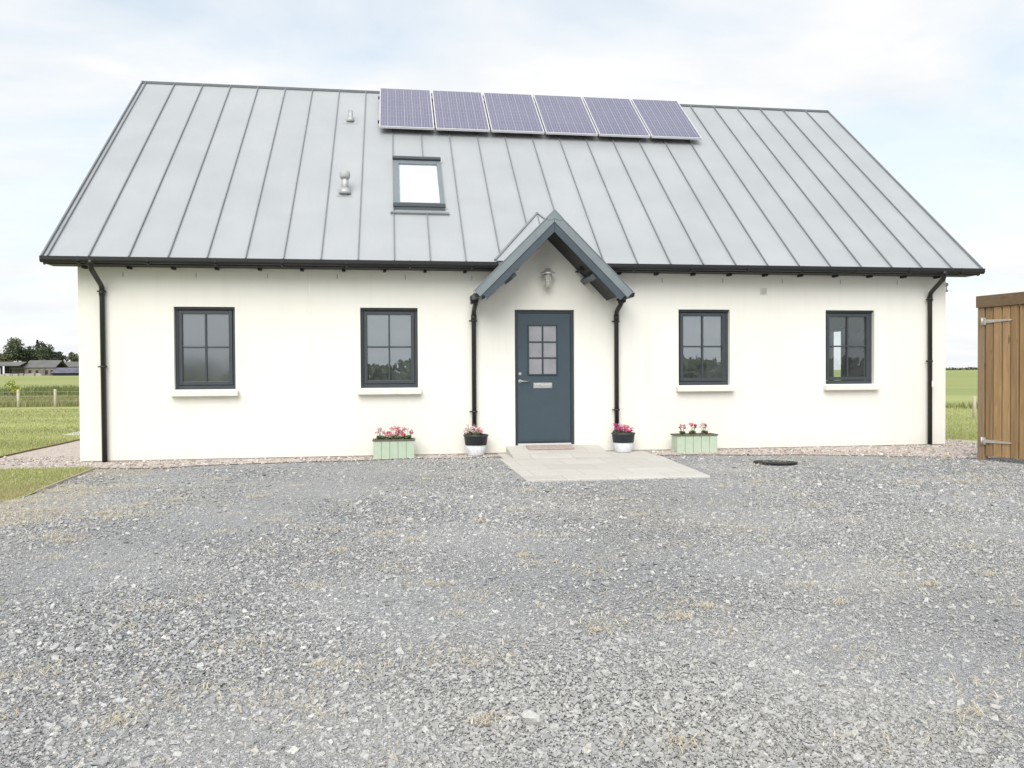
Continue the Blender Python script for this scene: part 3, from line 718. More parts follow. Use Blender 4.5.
mb.lathe([(.060,0),(.066,.0),(.066,.010),(.060,.010)],(lx,-.15,2.63),20); build('lamp_cage',mb,M['lampmetal'],lamp)
mb=MB(); mb.box(10.436,10.557,-.016,-.0005,2.461,2.574)
wv=build('wall_vent',mb,M['sill'],house,bevel=.003)
mb=MB()
for k in range(5): mb.box(10.452,10.541,-.020,-.0165,2.476+.019*k,2.486+.019*k)
build('vent_louvre',mb,M['greyplastic'],wv)
mb=MB(); mb.tube([(L,.1,2.65),(L+.10,.1,2.65)],.012,8); mb.tube([(L+.09,.1,2.58),(L+.09,.1,2.68)],.008,8); mb.lathe([(.02,0),(.03,.02),(.02,.05)],(L+.09,.1,2.65),12); mb.lathe([(.02,0),(.025,.015),(.02,.03)],(L+.09,.1,2.55),12)
build('cable_bracket',mb,M['greyplastic'],house)

# ------------------------------------------------------------------ door mat, drain cover, edging, rock
mb=MB(); mb.obox((6.54,-.34,.0387),(.72,0,0),(0,.28,.0342),(0,-.002,.014)); o=build('door_mat',mb,M['mat'],bevel=.004); tag(o,'thin reddish brown doormat on the ramp at the blue front door','doormat')
c0=(9.72,-2.0); 
dc=empty('drain_cover',(c0[0],c0[1],-.064),'round black rubber drain cover sunk in gravel right of the green planter','drain cover')
mb=MB(); mb.lathe([(.25,0),(.285,.0),(.295,.012),(.285,.024),(.262,.022),(.255,.012)],(c0[0],c0[1],-.05),40); build('rim',mb,M['rubber'],dc)
mb=MB(); mb.lathe([(.01,0),(.252,0),(.252,.008),(.02,.012)],(c0[0],c0[1],-.058),40); build('lid',mb,M['gravel'],dc)
dc.rotation_euler=(R(-2.6),R(1.5),0)
mb=MB(); a=Vector((.50,-.86,-.10)); b=Vector((.655,-3.1,-.10)); d=b-a; sd=Vector((d.y,-d.x,0)).normalized()*-.024
mb.obox(a,d,sd*-1,(0,0,.072)); o=build('timber_edging',mb,M['edging'],bevel=.004); tag(o,'thin weathered timber edging board between grass verge and grey drive','edging board')
mb=MB(); mb.box(-1.505,-1.482,.85,9,-.12,-.02); o=build('timber_edging',mb,M['woodrail'],bevel=.004); tag(o,'dark timber edging board between lawn and pink gravel by the left gable','edging board')

def rock_mesh(n,scale,seed,flat=.6):
    r=np.random.default_rng(seed); import bmesh
    b=bmesh.new(); bmesh.ops.create_icosphere(b,subdivisions=2,radius=1)
    pl=[(Vector(r.normal(size=3)).normalized(),r.uniform(.35,.62)) for _ in range(n)]
    for v in b.verts:
        for nn,dd in pl:
            k=v.co.dot(nn)
            if k>dd: v.co-=nn*(k-dd)
        v.co=Vector((v.co.x*scale[0],v.co.y*scale[1],v.co.z*scale[2]))
    me=bpy.data.meshes.new('loose_rock'); b.to_mesh(me); b.free(); return me
me=rock_mesh(7,(.046,.034,.036),8); me.materials.append(M['rock']); o=link('loose_rock',me,None,(4.975,-9.76,-.032)); tag(o,'pale grey angular stone lying loose on the gravel in the foreground','stone')

# ------------------------------------------------------------------ planters and pots
def blades_arrays(): pass
def leaf_quads(P,size,colors,rg,flatten=.5):
    """one leaf-shaped quad per point, random direction; returns V,F,C"""
    n=len(P); d=rg.normal(size=(n,3)); d[:,2]*=flatten; d/=np.linalg.norm(d,axis=1)[:,None]
    e=np.cross(d,rg.normal(size=(n,3))); e/=np.linalg.norm(e,axis=1)[:,None]
    s=(size*rg.uniform(.6,1.3,n))[:,None]
    V=np.stack([P-d*s,P+e*s*.55,P+d*s,P-e*s*.55],1).reshape(-1,3); F=np.arange(4*n).reshape(n,4)
    C=np.repeat(colors,4,0); return V,F,C
def pick(rg,pal,n,j=.15):
    pal=np.array(pal); c=pal[rg.integers(0,len(pal),n)]; return np.clip(c*rg.uniform(1-j,1+j,(n,1)),0,1)
def flower_plant(parent,x,y,z,h,spread,blooms,pal,seed,leaves=80,leafpal=((.06,.11,.03),(.10,.16,.05),(.14,.17,.08))):
    rg=np.random.default_rng(seed)
    P=np.clip(rg.normal(size=(leaves,3)),-1.25,1.25)*np.array([spread*.8,spread*.8,h*.2]); P[:,2]=np.abs(P[:,2])+.01
    V,F,C=leaf_quads(P,.022,pick(rg,leafpal,leaves),rg)
    VV=[V];FF=[F];CC=[C];k=len(V); tips=[]
    for i in range(blooms):
        t=np.array([np.clip(rg.normal(),-1.5,1.5)*spread*.85,np.clip(rg.normal(),-1.5,1.5)*spread*.7,h*rg.uniform(.55,1.)]); tips.append(t); b=np.array([t[0]*.3,t[1]*.3,0])
        w_=np.array([.0022,0,0]); VV.append(np.array([b-w_,b+w_,t+w_,t-w_])); FF.append(np.array([[k,k+1,k+2,k+3]])); CC.append(np.tile([[.10,.15,.05]],(4,1))); k+=4
    o=link('flowering_plant',fast_mesh('flowering_plant',np.concatenate(VV),np.concatenate(FF),np.concatenate(CC),M['leaf']),parent,(x,y,z))
    PP=[];cc=[]
    for t in tips:
        m=14; q=rg.normal(size=(m,3)); q/=np.linalg.norm(q,axis=1)[:,None]; PP.append(t+q*np.array([.022,.022,.016])); cc.append(pick(rg,[pal[rg.integers(0,len(pal))]],m))
    V,F,C=leaf_quads(np.concatenate(PP),.016,np.concatenate(cc),rg,1)
    link('blossom',fast_mesh('blossom',V,F,C,M['leaf']),o,(x,y,z))
    return o
RED=(.55,.03,.05);PINK=(.72,.25,.32);PALE=(.80,.62,.62);MAG=(.66,.10,.32);WHT=(.78,.74,.72)
def planter(x0,y0,wd,dp,h,label,plants):
    z0=-.045; r=empty('flower_planter',(x0+wd/2,y0+dp/2,z0),label,'planter','green wooden planters along the house wall')
    mb=MB(); n=5; b=wd/n; t=.018
    for k in range(n):
        mb.box(x0+b*k+.0025,x0+b*(k+1)-.0025,y0,y0+t,z0,z0+h-.022+.002*(k%2)); mb.box(x0+b*k+.0025,x0+b*(k+1)-.0025,y0+dp-t,y0+dp,z0,z0+h-.022)
    for k in range(3):
        d=(dp-2*t-.004)/3; ya=y0+t+.002+d*k
        mb.box(x0+.0025,x0+t,ya+.0015,ya+d-.0015,z0,z0+h-.022); mb.box(x0+wd-t,x0+wd-.0025,ya+.0015,ya+d-.0015,z0,z0+h-.022)
    mb.box(x0+t,x0+wd-t,y0+t+.001,y0+t+.006,z0+.01,z0+h-.03); 
    build('box',mb,M['green'],r,bevel=.002)
    mb=MB(); e=.012; q=.03; za,zb=z0+h-.021,z0+h
    mb.box(x0-e,x0+wd+e,y0-e,y0+q,za,zb); mb.box(x0-e,x0+wd+e,y0+dp-q,y0+dp+e,za,zb); mb.box(x0-e,x0+q,y0+q,y0+dp-q,za,zb); mb.box(x0+wd-q,x0+wd+e,y0+q,y0+dp-q,za,zb)
    build('rim',mb,M['rim'],r,bevel=.003)
    mb=MB(); mb.box(x0+t+.002,x0+wd-t-.002,y0+t+.008,y0+dp-t-.002,z0+.02,z0+h-.012); build('soil',mb,M['soil'],r)
    for px_,py_,hh,sp,nb,pal,sd in plants: flower_plant(r,x0+wd*px_,y0+dp*py_,z0+h-.012,hh,sp,nb,pal,sd)
    return r
planter(4.205,-.43,.605,.27,.285,'green boarded planter full of pink and red flowers under the second window from left',
    [(.17,.5,.18,.045,7,[PALE,PINK],1),(.36,.45,.11,.06,12,[RED,PINK,PALE],2),(.52,.5,.19,.055,11,[PALE,PALE,PINK],3),(.70,.45,.12,.06,12,[RED,PINK],4),(.84,.5,.17,.045,8,[PALE,PALE,PINK],5)])
planter(8.855,-.47,.655,.27,.285,'green boarded planter with three sparse pinkish plants, right of the paved path',
    [(.2,.5,.15,.03,8,[PINK,PALE],11),(.46,.5,.17,.04,8,[RED,PINK,PALE],12),(.76,.5,.17,.04,8,[RED,PALE,PALE],13)])
def pot(x,y,label,pal,seed,rb,rtp,h,z0=-.035):
    r=empty('flower_pot',(x,y,z0),label,'flower pot','whitewashed pots either side of the front door')
    zm=h*.52; rm=rb+(rtp-rb)*.6
    mb=MB(); mb.lathe([(rb*.96,0),(rb,.01),(rm,zm),(rm-.02,zm),(rb-.03,.02),(.01,.02)],(x,y,z0),32); build('pot_base',mb,M['whitewash'],r)
    mb=MB(); mb.lathe([(rm+.004,zm-.004),(rtp,h-.025),(rtp+.010,h-.022),(rtp+.010,h),(rtp-.012,h),(rm-.012,zm-.002)],(x,y,z0),32); build('pot_band',mb,M['band'],r)
    mb=MB(); mb.lathe([(rm-.022,zm+.01),(rtp-.016,h-.03),(.01,h-.02)],(x,y,z0),28); build('soil',mb,M['soil'],r)
    rg=np.random.default_rng(seed)
    for k in range(6):
        t=k*math.pi/3+rg.uniform(-.3,.3); q=rtp*(.62 if k else .0)
        flower_plant(r,x+q*math.cos(t),y+q*math.sin(t),z0+h-.025,rg.uniform(.09,.17),.05,5,pal,seed*10+k,80,((.07,.09,.045),(.12,.12,.07),(.16,.11,.09)))
    return r
pot(5.745,-.24,'white pot with dark rim band and pale pink flowers, left of the front door',[PALE,PINK,WHT],21,.128,.182,.315)
pot(8.060,-.24,'white pot with dark rim band and bright magenta flowers, right of the front door',[MAG,MAG,PINK,PALE],22,.128,.178,.30,-.03)

# ------------------------------------------------------------------ tall timber gate on the right
ga=Vector((12.735,-2.24,0)); gd=Vector((.2214,-.9752,0)); gn=Vector((-.9752,-.2214,0))     # along the leaf, towards the house front
gate=empty('timber_gate',(ga.x,ga.y,-.05),'tall boarded brown timber gate with steel strap hinges at the right edge','gate')
def gb(mb,l0,l1,n0,n1,z0,z1,m=0): mb.obox(ga+gd*l0+gn*n1+Vector((0,0,z0)),gd*(l1-l0),gn*(n0-n1),Vector((0,0,z1-z0)),m)
mb=MB(); l=.0; k=0
while l<1.9:
    wdt=.122+.012*random.random(); gb(mb,l+.008,l+wdt-.008,-.011,.011+.007*(k%2),.012+.012*random.random(),2.092); l+=wdt; k+=1
build('board_panel',mb,M['wood'],gate,bevel=.003)
mb=MB(); gb(mb,0,l,-.030,-.0115,.03,2.085); build('backing_panel',mb,M['rim'],gate)
mb=MB(); gb(mb,-.125,l+.1,-.07,.045,2.096,2.262); build('top_rail',mb,M['woodrail'],gate,bevel=.006)
for a in (-.115,l+.012):
    mb=MB(); gb(mb,a,a+.10,-.075,.02,-.10,2.094); build('gate_post',mb,M['woodpost'],gate,bevel=.006)
for z in (.222,1.90):
    mb=MB(); k=.030
    gb(mb,-.05,.02,.0215,.030,z-.05,z+.05); 
    o_=ga+gn*.0205; n=len(mb.v)
    pts=[(-.02,-.026),(.40,-.011),(.42,0),(.40,.011),(-.02,.026)]
    mb.prism(pts,o_+gn*0+Vector((0,0,z)),o_+gn*.008+Vector((0,0,z)),gd,(0,0,1))
    mb.tube([ga+gd*-.03+gn*.04+Vector((0,0,z-.055)),ga+gd*-.03+gn*.04+Vector((0,0,z+.055))],.014,12)
    for q in (.06,.2,.34): mb.tube([ga+gd*q+gn*.028+Vector((0,0,z)),ga+gd*q+gn*.033+Vector((0,0,z))],.008,8)
    build('strap_hinge',mb,simple('zinc_hinge',(.55,.53,.48),.45,.6,.12,20),gate)
mb=MB(); gb(mb,.1,1.85,-.06,-.01,-.06,-.02); 

# ------------------------------------------------------------------ far things on the left
def at(px,depth):   # ground point seen in that column of the photograph at that distance
    d=fw+r2*((px-512)/foc); p=Vector((cx,cy,0))+Vector((d.x,d.y,0))*depth; return p
right=Vector((r2.x,r2.y,0)).normalized(); fwd=Vector((fw.x,fw.y,0)).normalized()
p0=at(-56,45); p1=at(129,45)
wf=empty('wire_fence',(p0.x,p0.y,float(hgt(p0.x,p0.y))),'low wire fence on pale wooden posts along the far side of the lawn','fence')
posts=[at(q,45) for q in (-56,-19,18,55,92,129)]
for i,p in enumerate(posts):
    z=float(hgt(p.x,p.y)); mb=MB(); mb.tube([(p.x,p.y,z-.2),(p.x,p.y,z+.98),(p.x,p.y,z+1.0)],[.075,.072,.055],10); build('fence_post',mb,M['palepost'],wf,loc=(p.x,p.y,z))
for hh in (.35,.62,.86):
    mb=MB(); mb.tube([(p.x,p.y-.07,float(hgt(p.x,p.y))+hh) for p in posts],.007,5); build('wire',mb,M['wire'],wf)

def crown(center,rad,n,size,pal,rg,lump=9):
    """leaf quads in several unequal clumps filling the crown's volume"""
    c=np.array(center); P=[];Cc=[]
    for k in range(lump):
        d=rg.normal(size=3); d/=np.linalg.norm(d); d*=rg.uniform(.25,.8); cc=c+d*np.array(rad); rr=np.array(rad)*rg.uniform(.28,.52)
        m=int(n/lump*rg.uniform(.6,1.4)); q=rg.normal(size=(m,3)); q/=np.linalg.norm(q,axis=1)[:,None]; q*=rg.uniform(.45,1.05,(m,1)); P.append(cc+q*rr)
        Cc.append(pick(rg,[pal[rg.integers(0,len(pal))]],m,.3))
    return leaf_quads(np.concatenate(P),size,np.concatenate(Cc),rg,1)
def tree(name,p,h,wd,pal,seed,label,cat='tree',group=None,conifer=False,n=1600,size=.42,trunk=.25,z=None):
    rg=np.random.default_rng(seed); z=float(hgt(p.x,p.y)) if z is None else z
    r=empty(name,(p.x,p.y,z-.1),label,cat,group)
    mb=MB(); mb.tube([(p.x,p.y,z-.2),(p.x+.02*h*rg.normal(),p.y,z+h*.4),(p.x+.02*h*rg.normal(),p.y,z+h*.8)],[trunk,trunk*.7,trunk*.2],8)
    for k in range(5):
        t=rg.uniform(0,6.28); zz_=z+h*rg.uniform(.25,.55); mb.tube([(p.x,p.y,zz_),(p.x+math.cos(t)*wd*.35,p.y+math.sin(t)*wd*.35,zz_+h*.2)],[trunk*.4,trunk*.12],6)
    build('trunk',mb,M['bark'],r)
    if conifer:
        Ps=[];m=n; u=rg.uniform(0,1,m)**.7; ang_=rg.uniform(0,6.28,m); rr=wd*.5*u*rg.uniform(.55,1.1,m)*(.75+.35*np.sin(u*38))
        Pq=np.stack([p.x+rr*np.cos(ang_),p.y+rr*np.sin(ang_),z+h*(1-u*.92)],1); V,F,C=leaf_quads(Pq,size,pick(rg,pal,m,.3),rg,.5)
    else:
        V,F,C=crown((p.x,p.y,z+h*.58),(wd*.5,wd*.5,h*.42),n,size,pal,rg)
    b=np.array(WL[r.name]); link('crown',fast_mesh('crown',V-b,F,C,M['leaf']),r)
    return r
DG=[(.085,.105,.066),(.105,.125,.075),(.13,.145,.088)]; LG=[(.13,.145,.08),(.16,.175,.09)]; CG=[(.06,.08,.06),(.085,.105,.075)]  # far greens lightened: distance haze put into the leaf colours
G='trees behind the far farm'
tree('broadleaf_tree',at(2,250),9.0,9,LG,1,'lighter olive tree at the far left behind the open black barn','tree',G)
tree('broadleaf_tree',at(18,252),10.8,9.5,DG,2,'round dark tree behind the pale roofed far barn','tree',G)
tree('broadleaf_tree',at(30,255),9.4,7,CG,7,'dark bushy tree between the round dark tree and the spiky conifer','tree',G)
tree('conifer_tree',at(38,258),11.2,6.5,CG,3,'dark spiky conifer on the skyline behind the stone barn','tree',G,True)
tree('broadleaf_tree',at(47,252),11.2,7.5,DG,4,'tall dark tree on the skyline just right of the conifer','tree',G)
tree('broadleaf_tree',at(57,255),8.6,8,CG,5,'lower dark tree right of the stone barn, falling away to the right','tree',G)
tree('broadleaf_tree',at(75,250),7.4,5.5,DG,6,'small dark tree beside the left corner of the house, far off','tree',G)
tree('sapling',at(13,60),1.9,1.25,[(.36,.42,.08),(.44,.47,.10)],8,'small yellow green sapling in the field by the left fence post','sapling',None,False,300,.09,.02)

def fbox(mb,p,w,d,z0,z1,m=0,off=0): mb.obox(Vector((p.x,p.y,z0))+right*(-w/2)+fwd*off,right*w,fwd*d,(0,0,z1-z0),m)
def froof(mb,p,w,d,z0,rise,m=0,off=0,ov=.3):
    a=Vector((p.x,p.y,z0))+right*(-w/2-ov)+fwd*off; mb.prism([(-ov,0),(d/2,rise),(d+ov,0),(d+ov,.12),(d/2,rise+.14),(-ov,.12)],a,a+right*(w+2*ov),fwd,(0,0,1),m)
def gz_(p): return float(hgt(p.x,p.y))
# open black barn
p=at(5,218); z=gz_(p); r=empty('open_barn',(p.x,p.y,z),'black fronted open barn with a grey roof at the left edge of the far farm','barn')
mb=MB(); fbox(mb,p,7.6,.2,z-.3,z+2.6,0,6)
build('wall',mb,M['darkopen'],r)
for k in (-3.7,-1.2,1.2,3.7): mb=MB(); mb.obox(Vector((p.x,p.y,z-.3))+right*k,right*.18,fwd*.18,(0,0,2.9)); build('barn_post',mb,M['darkopen'],r)
mb=MB(); froof(mb,p,7.6,6,z+2.6,1.0); build('roof',mb,M['barnroof'],r)
p=at(22,222); z=gz_(p); r=empty('pale_barn',(p.x,p.y,z),'low barn with a pale sheet roof between the black barn and stone barn','barn')
mb=MB(); fbox(mb,p,5.5,6,z-.3,z+2.0); build('wall',mb,M['stonewall'],r); mb=MB(); froof(mb,p,5.5,6,z+2.0,1.4); build('roof',mb,M['palebarn'],r)
p=at(40,220); z=gz_(p); r=empty('stone_barn',(p.x,p.y,z),'long grey brown stone barn in the middle of the far farm','barn')
mb=MB(); fbox(mb,p,8.2,6,z-.3,z+2.2); build('wall',mb,M['stonewall'],r); mb=MB(); froof(mb,p,8.2,6,z+2.2,1.9); build('roof',mb,M['barnroof'],r)
for k in (-3,-1.1,1.4,2.9):
    mb=MB(); mb.obox(Vector((p.x,p.y,z+.4))+right*k+fwd*-.05,right*.7,fwd*.04,(0,0,1.1)); build('window',mb,M['darkopen'],r)
p=at(69,232); z=gz_(p); r=empty('farm_cottage',(p.x,p.y,z),'grey farm cottage behind the blue roofed shed, near the house corner','cottage')
mb=MB(); fbox(mb,p,5,5,z-.3,z+2.4); build('wall',mb,M['stonewall'],r); mb=MB(); froof(mb,p,5,5,z+2.4,1.4); build('roof',mb,M['barnroof'],r)
p=at(67,214); z=gz_(p); r=empty('low_shed',(p.x,p.y,z),'long low shed with a blue slate roof, nearest the house corner','shed')
mb=MB(); fbox(mb,p,7.5,5,z-.3,z+.7); build('wall',mb,M['darkopen'],r); mb=MB(); froof(mb,p,7.5,5,z+.7,1.3); build('roof',mb,M['blueroof'],r)
p=at(14,205); z=gz_(p)
me=None; mb=MB(); rg=np.random.default_rng(4)
for k in range(26):
    q=p+right*rg.uniform(-6,7)+fwd*rg.uniform(-1,1); s=rg.uniform(.3,.8); mb.obox(Vector((q.x,q.y,gz_(q)-.1))+right*(-s/2),right*s*rg.uniform(1,2.2)+fwd*.2,fwd*s,(0,0,rg.uniform(.3,.75)))
o=build('rubble_heap',mb,M['rubble'],loc=(p.x,p.y,z)); tag(o,'pale heap of stone blocks in front of the black and pale barns','stone heap')

# far hedge lines and field post on the right
def hedge(name,a,b,h,w_,n,size,pal,seed,label):
    rg=np.random.default_rng(seed); u=rg.uniform(0,1,n); P=np.outer(1-u,np.array(a)[:2])+np.outer(u,np.array(b)[:2]); P=P+rg.normal(size=(n,2))*w_
    top=h*(.75+.35*np.abs(np.sin(u*37)*np.sin(u*91+1))); z=hgt(P[:,0],P[:,1])+top*rg.uniform(0,1,n)**.7
    V,F,C=leaf_quads(np.column_stack([P,z]),size,pick(rg,pal,n,.3),rg,1); b0=np.array([a[0],a[1],float(hgt(a[0],a[1]))])
    o=link(name,fast_mesh(name,V-b0,F,C,M['leaf']),None,b0); tag(o,label,'hedge'); return o
a=at(860,262); b=at(1150,262); hedge('field_hedge',a,b,.85,.6,2600,.35,DG,31,'thin dark hedge along the far edge of the right hand field')
p=at(974.5,21.5); z=gz_(p); mb=MB(); mb.tube([(p.x,p.y,z-.2),(p.x,p.y,z+.56),(p.x,p.y,z+.58)],[.045,.043,.035],12); o=build('field_post',mb,M['palepost'],loc=(p.x,p.y,z)); tag(o,'short pale post standing in the grass beside the timber gate','post')

# ------------------------------------------------------------------ what stands behind the viewer (the windows mirror it)
DG2=[(.13,.16,.08),(.17,.20,.10),(.21,.23,.13)]
GB='hedgerow trees mirrored in the windows'
rg=np.random.default_rng(77)
for k in range(9):
    x=-34+10.5*k+rg.uniform(-3,3); y_=-52+rg.uniform(-4,4)
    tree('hedgerow_tree',Vector((x,y_,0)),rg.uniform(2.4,3.7),rg.uniform(4.0,6.5),DG2,100+k,'dark hedgerow tree across the drive, seen only as a reflection in the house windows','tree',GB,False,900,.33,.12)
hedge('roadside_hedge',(-50,-50),(75,-50),2.1,.8,9000,.4,DG2,41,'long dark hedge across the drive, seen only as a reflection in the windows')
mb=MB(); px_=19.5; mb.tube([(px_,-46,-.3),(px_,-46,7.4)],[.15,.11],12); mb.obox((px_-.8,-46.1,6.7),(1.6,0,0),(0,.12,0),(0,0,.12)); mb.obox((px_-.18,-45.88,4.6),(.36,0,0),(0,.35,0),(0,0,.75))
o=build('utility_pole',mb,M['bark'],loc=(px_,-46,0)); tag(o,'dark wooden utility pole mirrored in the window right of the door','pole')

# ------------------------------------------------------------------ loose chips, grass and weeds
def chips(P,size,colors,rg,flat):
    """angular six sided stone chips"""
    n=len(P); base=np.array([[-1,-1,-1],[1,-1,-1],[1,1,-1],[-1,1,-1],[-1,-1,1],[1,-1,1],[1,1,1],[-1,1,1]],float)*.5
    B=np.repeat(base[None],n,0)*np.stack([np.ones(n),rg.uniform(.45,.95,n),flat],1)[:,None,:]
    B=B+rg.uniform(-.24,.24,B.shape)*np.array([1,.8,.5]); B*=size[:,None,None]
    t=rg.uniform(0,6.283,n); a=rg.normal(0,.34,n); bq=rg.normal(0,.34,n)
    ct,st_=np.cos(t),np.sin(t); ca,sa=np.cos(a),np.sin(a); cb_,sb=np.cos(bq),np.sin(bq); Z0=np.zeros(n); O1=np.ones(n)
    Rz=np.stack([ct,-st_,Z0,st_,ct,Z0,Z0,Z0,O1],1).reshape(n,3,3); Rx=np.stack([O1,Z0,Z0,Z0,ca,-sa,Z0,sa,ca],1).reshape(n,3,3); Ry=np.stack([cb_,Z0,sb,Z0,O1,Z0,-sb,Z0,cb_],1).reshape(n,3,3)
    B=np.einsum('nij,njk,nkl,nml->nmi',Rz,Rx,Ry,B)
    V=(B+P[:,None,:]).reshape(-1,3)
    q=np.array([[0,3,2,1],[4,5,6,7],[0,1,5,4],[1,2,6,5],[2,3,7,6],[3,0,4,7]]); F=(q[None]+np.arange(n)[:,None,None]*8).reshape(-1,4)
    return V,F,np.repeat(colors,8,0)
def smooth_noise(x,y,s,seed):
    r=np.random.default_rng(seed); v=np.zeros_like(x)
    for k in range(9):
        a=r.uniform(0,6.28); f=s*r.uniform(.5,2.2); v+=np.sin((x*math.cos(a)+y*math.sin(a))*f+r.uniform(0,6.28))
    return v/3
rg=np.random.default_rng(5)
def fan(y0,y1,dens,marg):
    """even scatter over the part of the drive between two distances from the house"""
    xa,xb=min(3.0+(y0+9.8)*-.44,3.0+(y1+9.8)*-.44)-marg-.6, 7.4+max((y0+10.3),(y1+10.3))*1.05+marg
    n=int((xb-xa)*(y1-y0)*dens); x=rg.uniform(xa,xb,n); y=rg.uniform(y0,y1,n); return x,y
xs,ys=[],[]
for y0,y1,d,m in ((-11.3,-9.4,13000,.4),(-9.4,-7.8,10000,.5),(-7.8,-6,6800,.6),(-6,-3.6,3400,.7),(-3.6,-.35,1800,.8)):
    x,y=fan(y0,y1,d,m); xs.append(x); ys.append(y)
x=np.concatenate(xs); y=np.concatenate(ys)
dln=np.vectorize(dl)(y)
keep=(y<pink_front(x)+rg.normal(0,.05,len(x)))&(x>dln+.02)&(x<16)&~((x>6.02)&(x<8.46)&(y>-3.27))
rc=np.hypot(x-9.72,y+2.0); keep&=~((rc>.235)&(rc<.33)&(y<-1.98))
fines=smooth_noise(x,y,1.3,3)>.35+rg.normal(0,.4,len(x)); keep&=~(fines&(rg.uniform(0,1,len(x))<.8))
x=x[keep];y=y[keep];n=len(x)
size=np.where(rg.uniform(0,1,n)<.09,np.clip(rg.lognormal(math.log(.0145),.38,n),.008,.032),np.clip(rg.lognormal(math.log(.0072),.35,n),.004,.016)); size*=np.where(y>-6,1.3,1.)*np.where(y>-3.6,1.15,1.)
pal=np.array([(.25,.26,.277),(.33,.34,.357),(.43,.437,.452),(.52,.525,.535),(.38,.39,.41),(.57,.57,.568),(.63,.628,.62),(.50,.475,.43)])
ci=rg.choice(len(pal),n,p=[.17,.17,.17,.17,.12,.11,.05,.04]); colr=pal[ci]*rg.uniform(.85,1.18,(n,1))
bare=sst(.1,.7,(1.5-x+smooth_noise(x,y,2.2,21)*.55)/1.3)+.25*sst(.9,1.5,smooth_noise(x,y,.8,33))
bare=np.clip(bare,0,1)
k=rg.uniform(0,1,n)>bare*.55; x=x[k];y=y[k];size=size[k];colr=colr[k];bare=bare[k][:,None];n=len(x)
haze_dust=np.clip(smooth_noise(x,y,.9,9)*.3+.25,0,.55)[:,None]; colr=colr*(1-haze_dust)+np.array([.50,.497,.487])*haze_dust; colr=colr*np.array([1.08,1.06,1.03]); colr=colr*(1-.6*bare)+np.array([.62,.54,.42])*.6*bare
P=np.column_stack([x,y,-.054+size*.12])
V,F,C=chips(P,size,colr,rg,rg.uniform(.22,.5,n))
o=link('slate_chippings',fast_mesh('slate_chippings',V,F,C,M['stones'])); tag(o,'loose grey slate chippings covering the whole drive','gravel',None,'stuff')
# pink pebbles along the walls
n=9000; x=rg.uniform(-1.5,14.6,n); y=rg.uniform(-2.2,.9,n)
keep=(y>pink_front(x)-rg.uniform(0,.12,n))&((y<-.0)|(x<-.02)|(x>L+.02))&~((x>6.02)&(x<8.46)); x=x[keep];y=y[keep];n=len(x)
size=np.clip(rg.lognormal(math.log(.022),.35,n),.01,.05); colr=pick(rg,[(.50,.42,.375),(.62,.53,.48),(.70,.64,.59),(.45,.39,.355),(.76,.72,.68),(.56,.51,.475)],n)
V,F,C=chips(np.column_stack([x,y,-.044+size*.15]),size,colr,rg,rg.uniform(.4,.7,n))
o=link('pink_chippings',fast_mesh('pink_chippings',V,F,C,M['stones'])); tag(o,'pinkish chippings in the strip along the foot of the house wall','gravel',None,'stuff')

def blades(P,h,wd,colors,rg,lean=.5):
    """bent two-segment grass blades"""
    n=len(P); t=rg.uniform(0,6.283,n); a=rg.uniform(0,6.283,n); s=np.stack([np.cos(t),np.sin(t),np.zeros(n)],1)*wd[:,None]*.5
    b=np.stack([np.cos(a),np.sin(a),np.zeros(n)],1)*(h*lean*rg.uniform(.1,1,n))[:,None]; up_=np.zeros((n,3)); up_[:,2]=h
    V=np.stack([P-s,P+s,P+up_*.6+b*.35+s*.7,P+up_*.6+b*.35-s*.7,P+up_*(1-.25*lean)+b+s*.15,P+up_*(1-.25*lean)+b-s*.15],1).reshape(-1,3)
    q=np.array([[0,1,2,3],[3,2,4,5]]); F=(q[None]+np.arange(n)[:,None,None]*6).reshape(-1,4); return V,F,np.repeat(colors,6,0)
GP=[(.37,.40,.15),(.43,.45,.19),(.49,.49,.24),(.55,.53,.32),(.31,.35,.125)]
parts=[]
# verge beside the drive
n=26000; x=rg.uniform(-1.8,.62,n); y=rg.uniform(-3.9,-.84,n); k=(rg.uniform(0,1,n)<np.clip((y+4.3)/1.2,.1,1))&(x<edge_x(y)-.02); x=x[k];y=y[k];n=len(x)
dry=np.clip((-2.0-y)/1.6,0,1)[:,None]; colr=pick(rg,GP,n,.25)*(1-dry*.8)+np.array([.46,.38,.22])*dry*.8
parts.append(blades(np.column_stack([x,y,np.full(n,-.045)]),rg.uniform(.02,.06,n),rg.uniform(.004,.008,n),colr,rg,.8))
# mown lawn, beside and behind the house
n=46000; y=.9+26*rg.uniform(0,1,n)**1.7; x=-1.52-(1.2+y*.62)*rg.uniform(0,1,n); colr=pick(rg,GP,n,.2)*(1+.16*np.sin(y*1.55+x*.25)[:,None]+.1*smooth_noise(x*.4,y,1.2,61)[:,None])
parts.append(blades(np.column_stack([x,y,hgt(x,y)-.005]),rg.uniform(.03,.06,n)*(1+y*.02),rg.uniform(.006,.010,n)*(1+y*.07),colr,rg,.8))
n=16000; y=.9+14*rg.uniform(0,1,n)**1.4; x=14.0+(1.5+y*.9)*rg.uniform(0,1,n); k=(y>1.0); x=x[k];y=y[k];n=len(x); colr=pick(rg,GP,n,.2)
parts.append(blades(np.column_stack([x,y,hgt(x,y)-.005]),rg.uniform(.03,.07,n)*(1+y*.02),rg.uniform(.006,.010,n)*(1+y*.07),colr,rg,.8))
off=0; VV=[];FF=[];CC=[]
for V,F,C in parts: VV.append(V);FF.append(F+off);CC.append(C);off+=len(V)
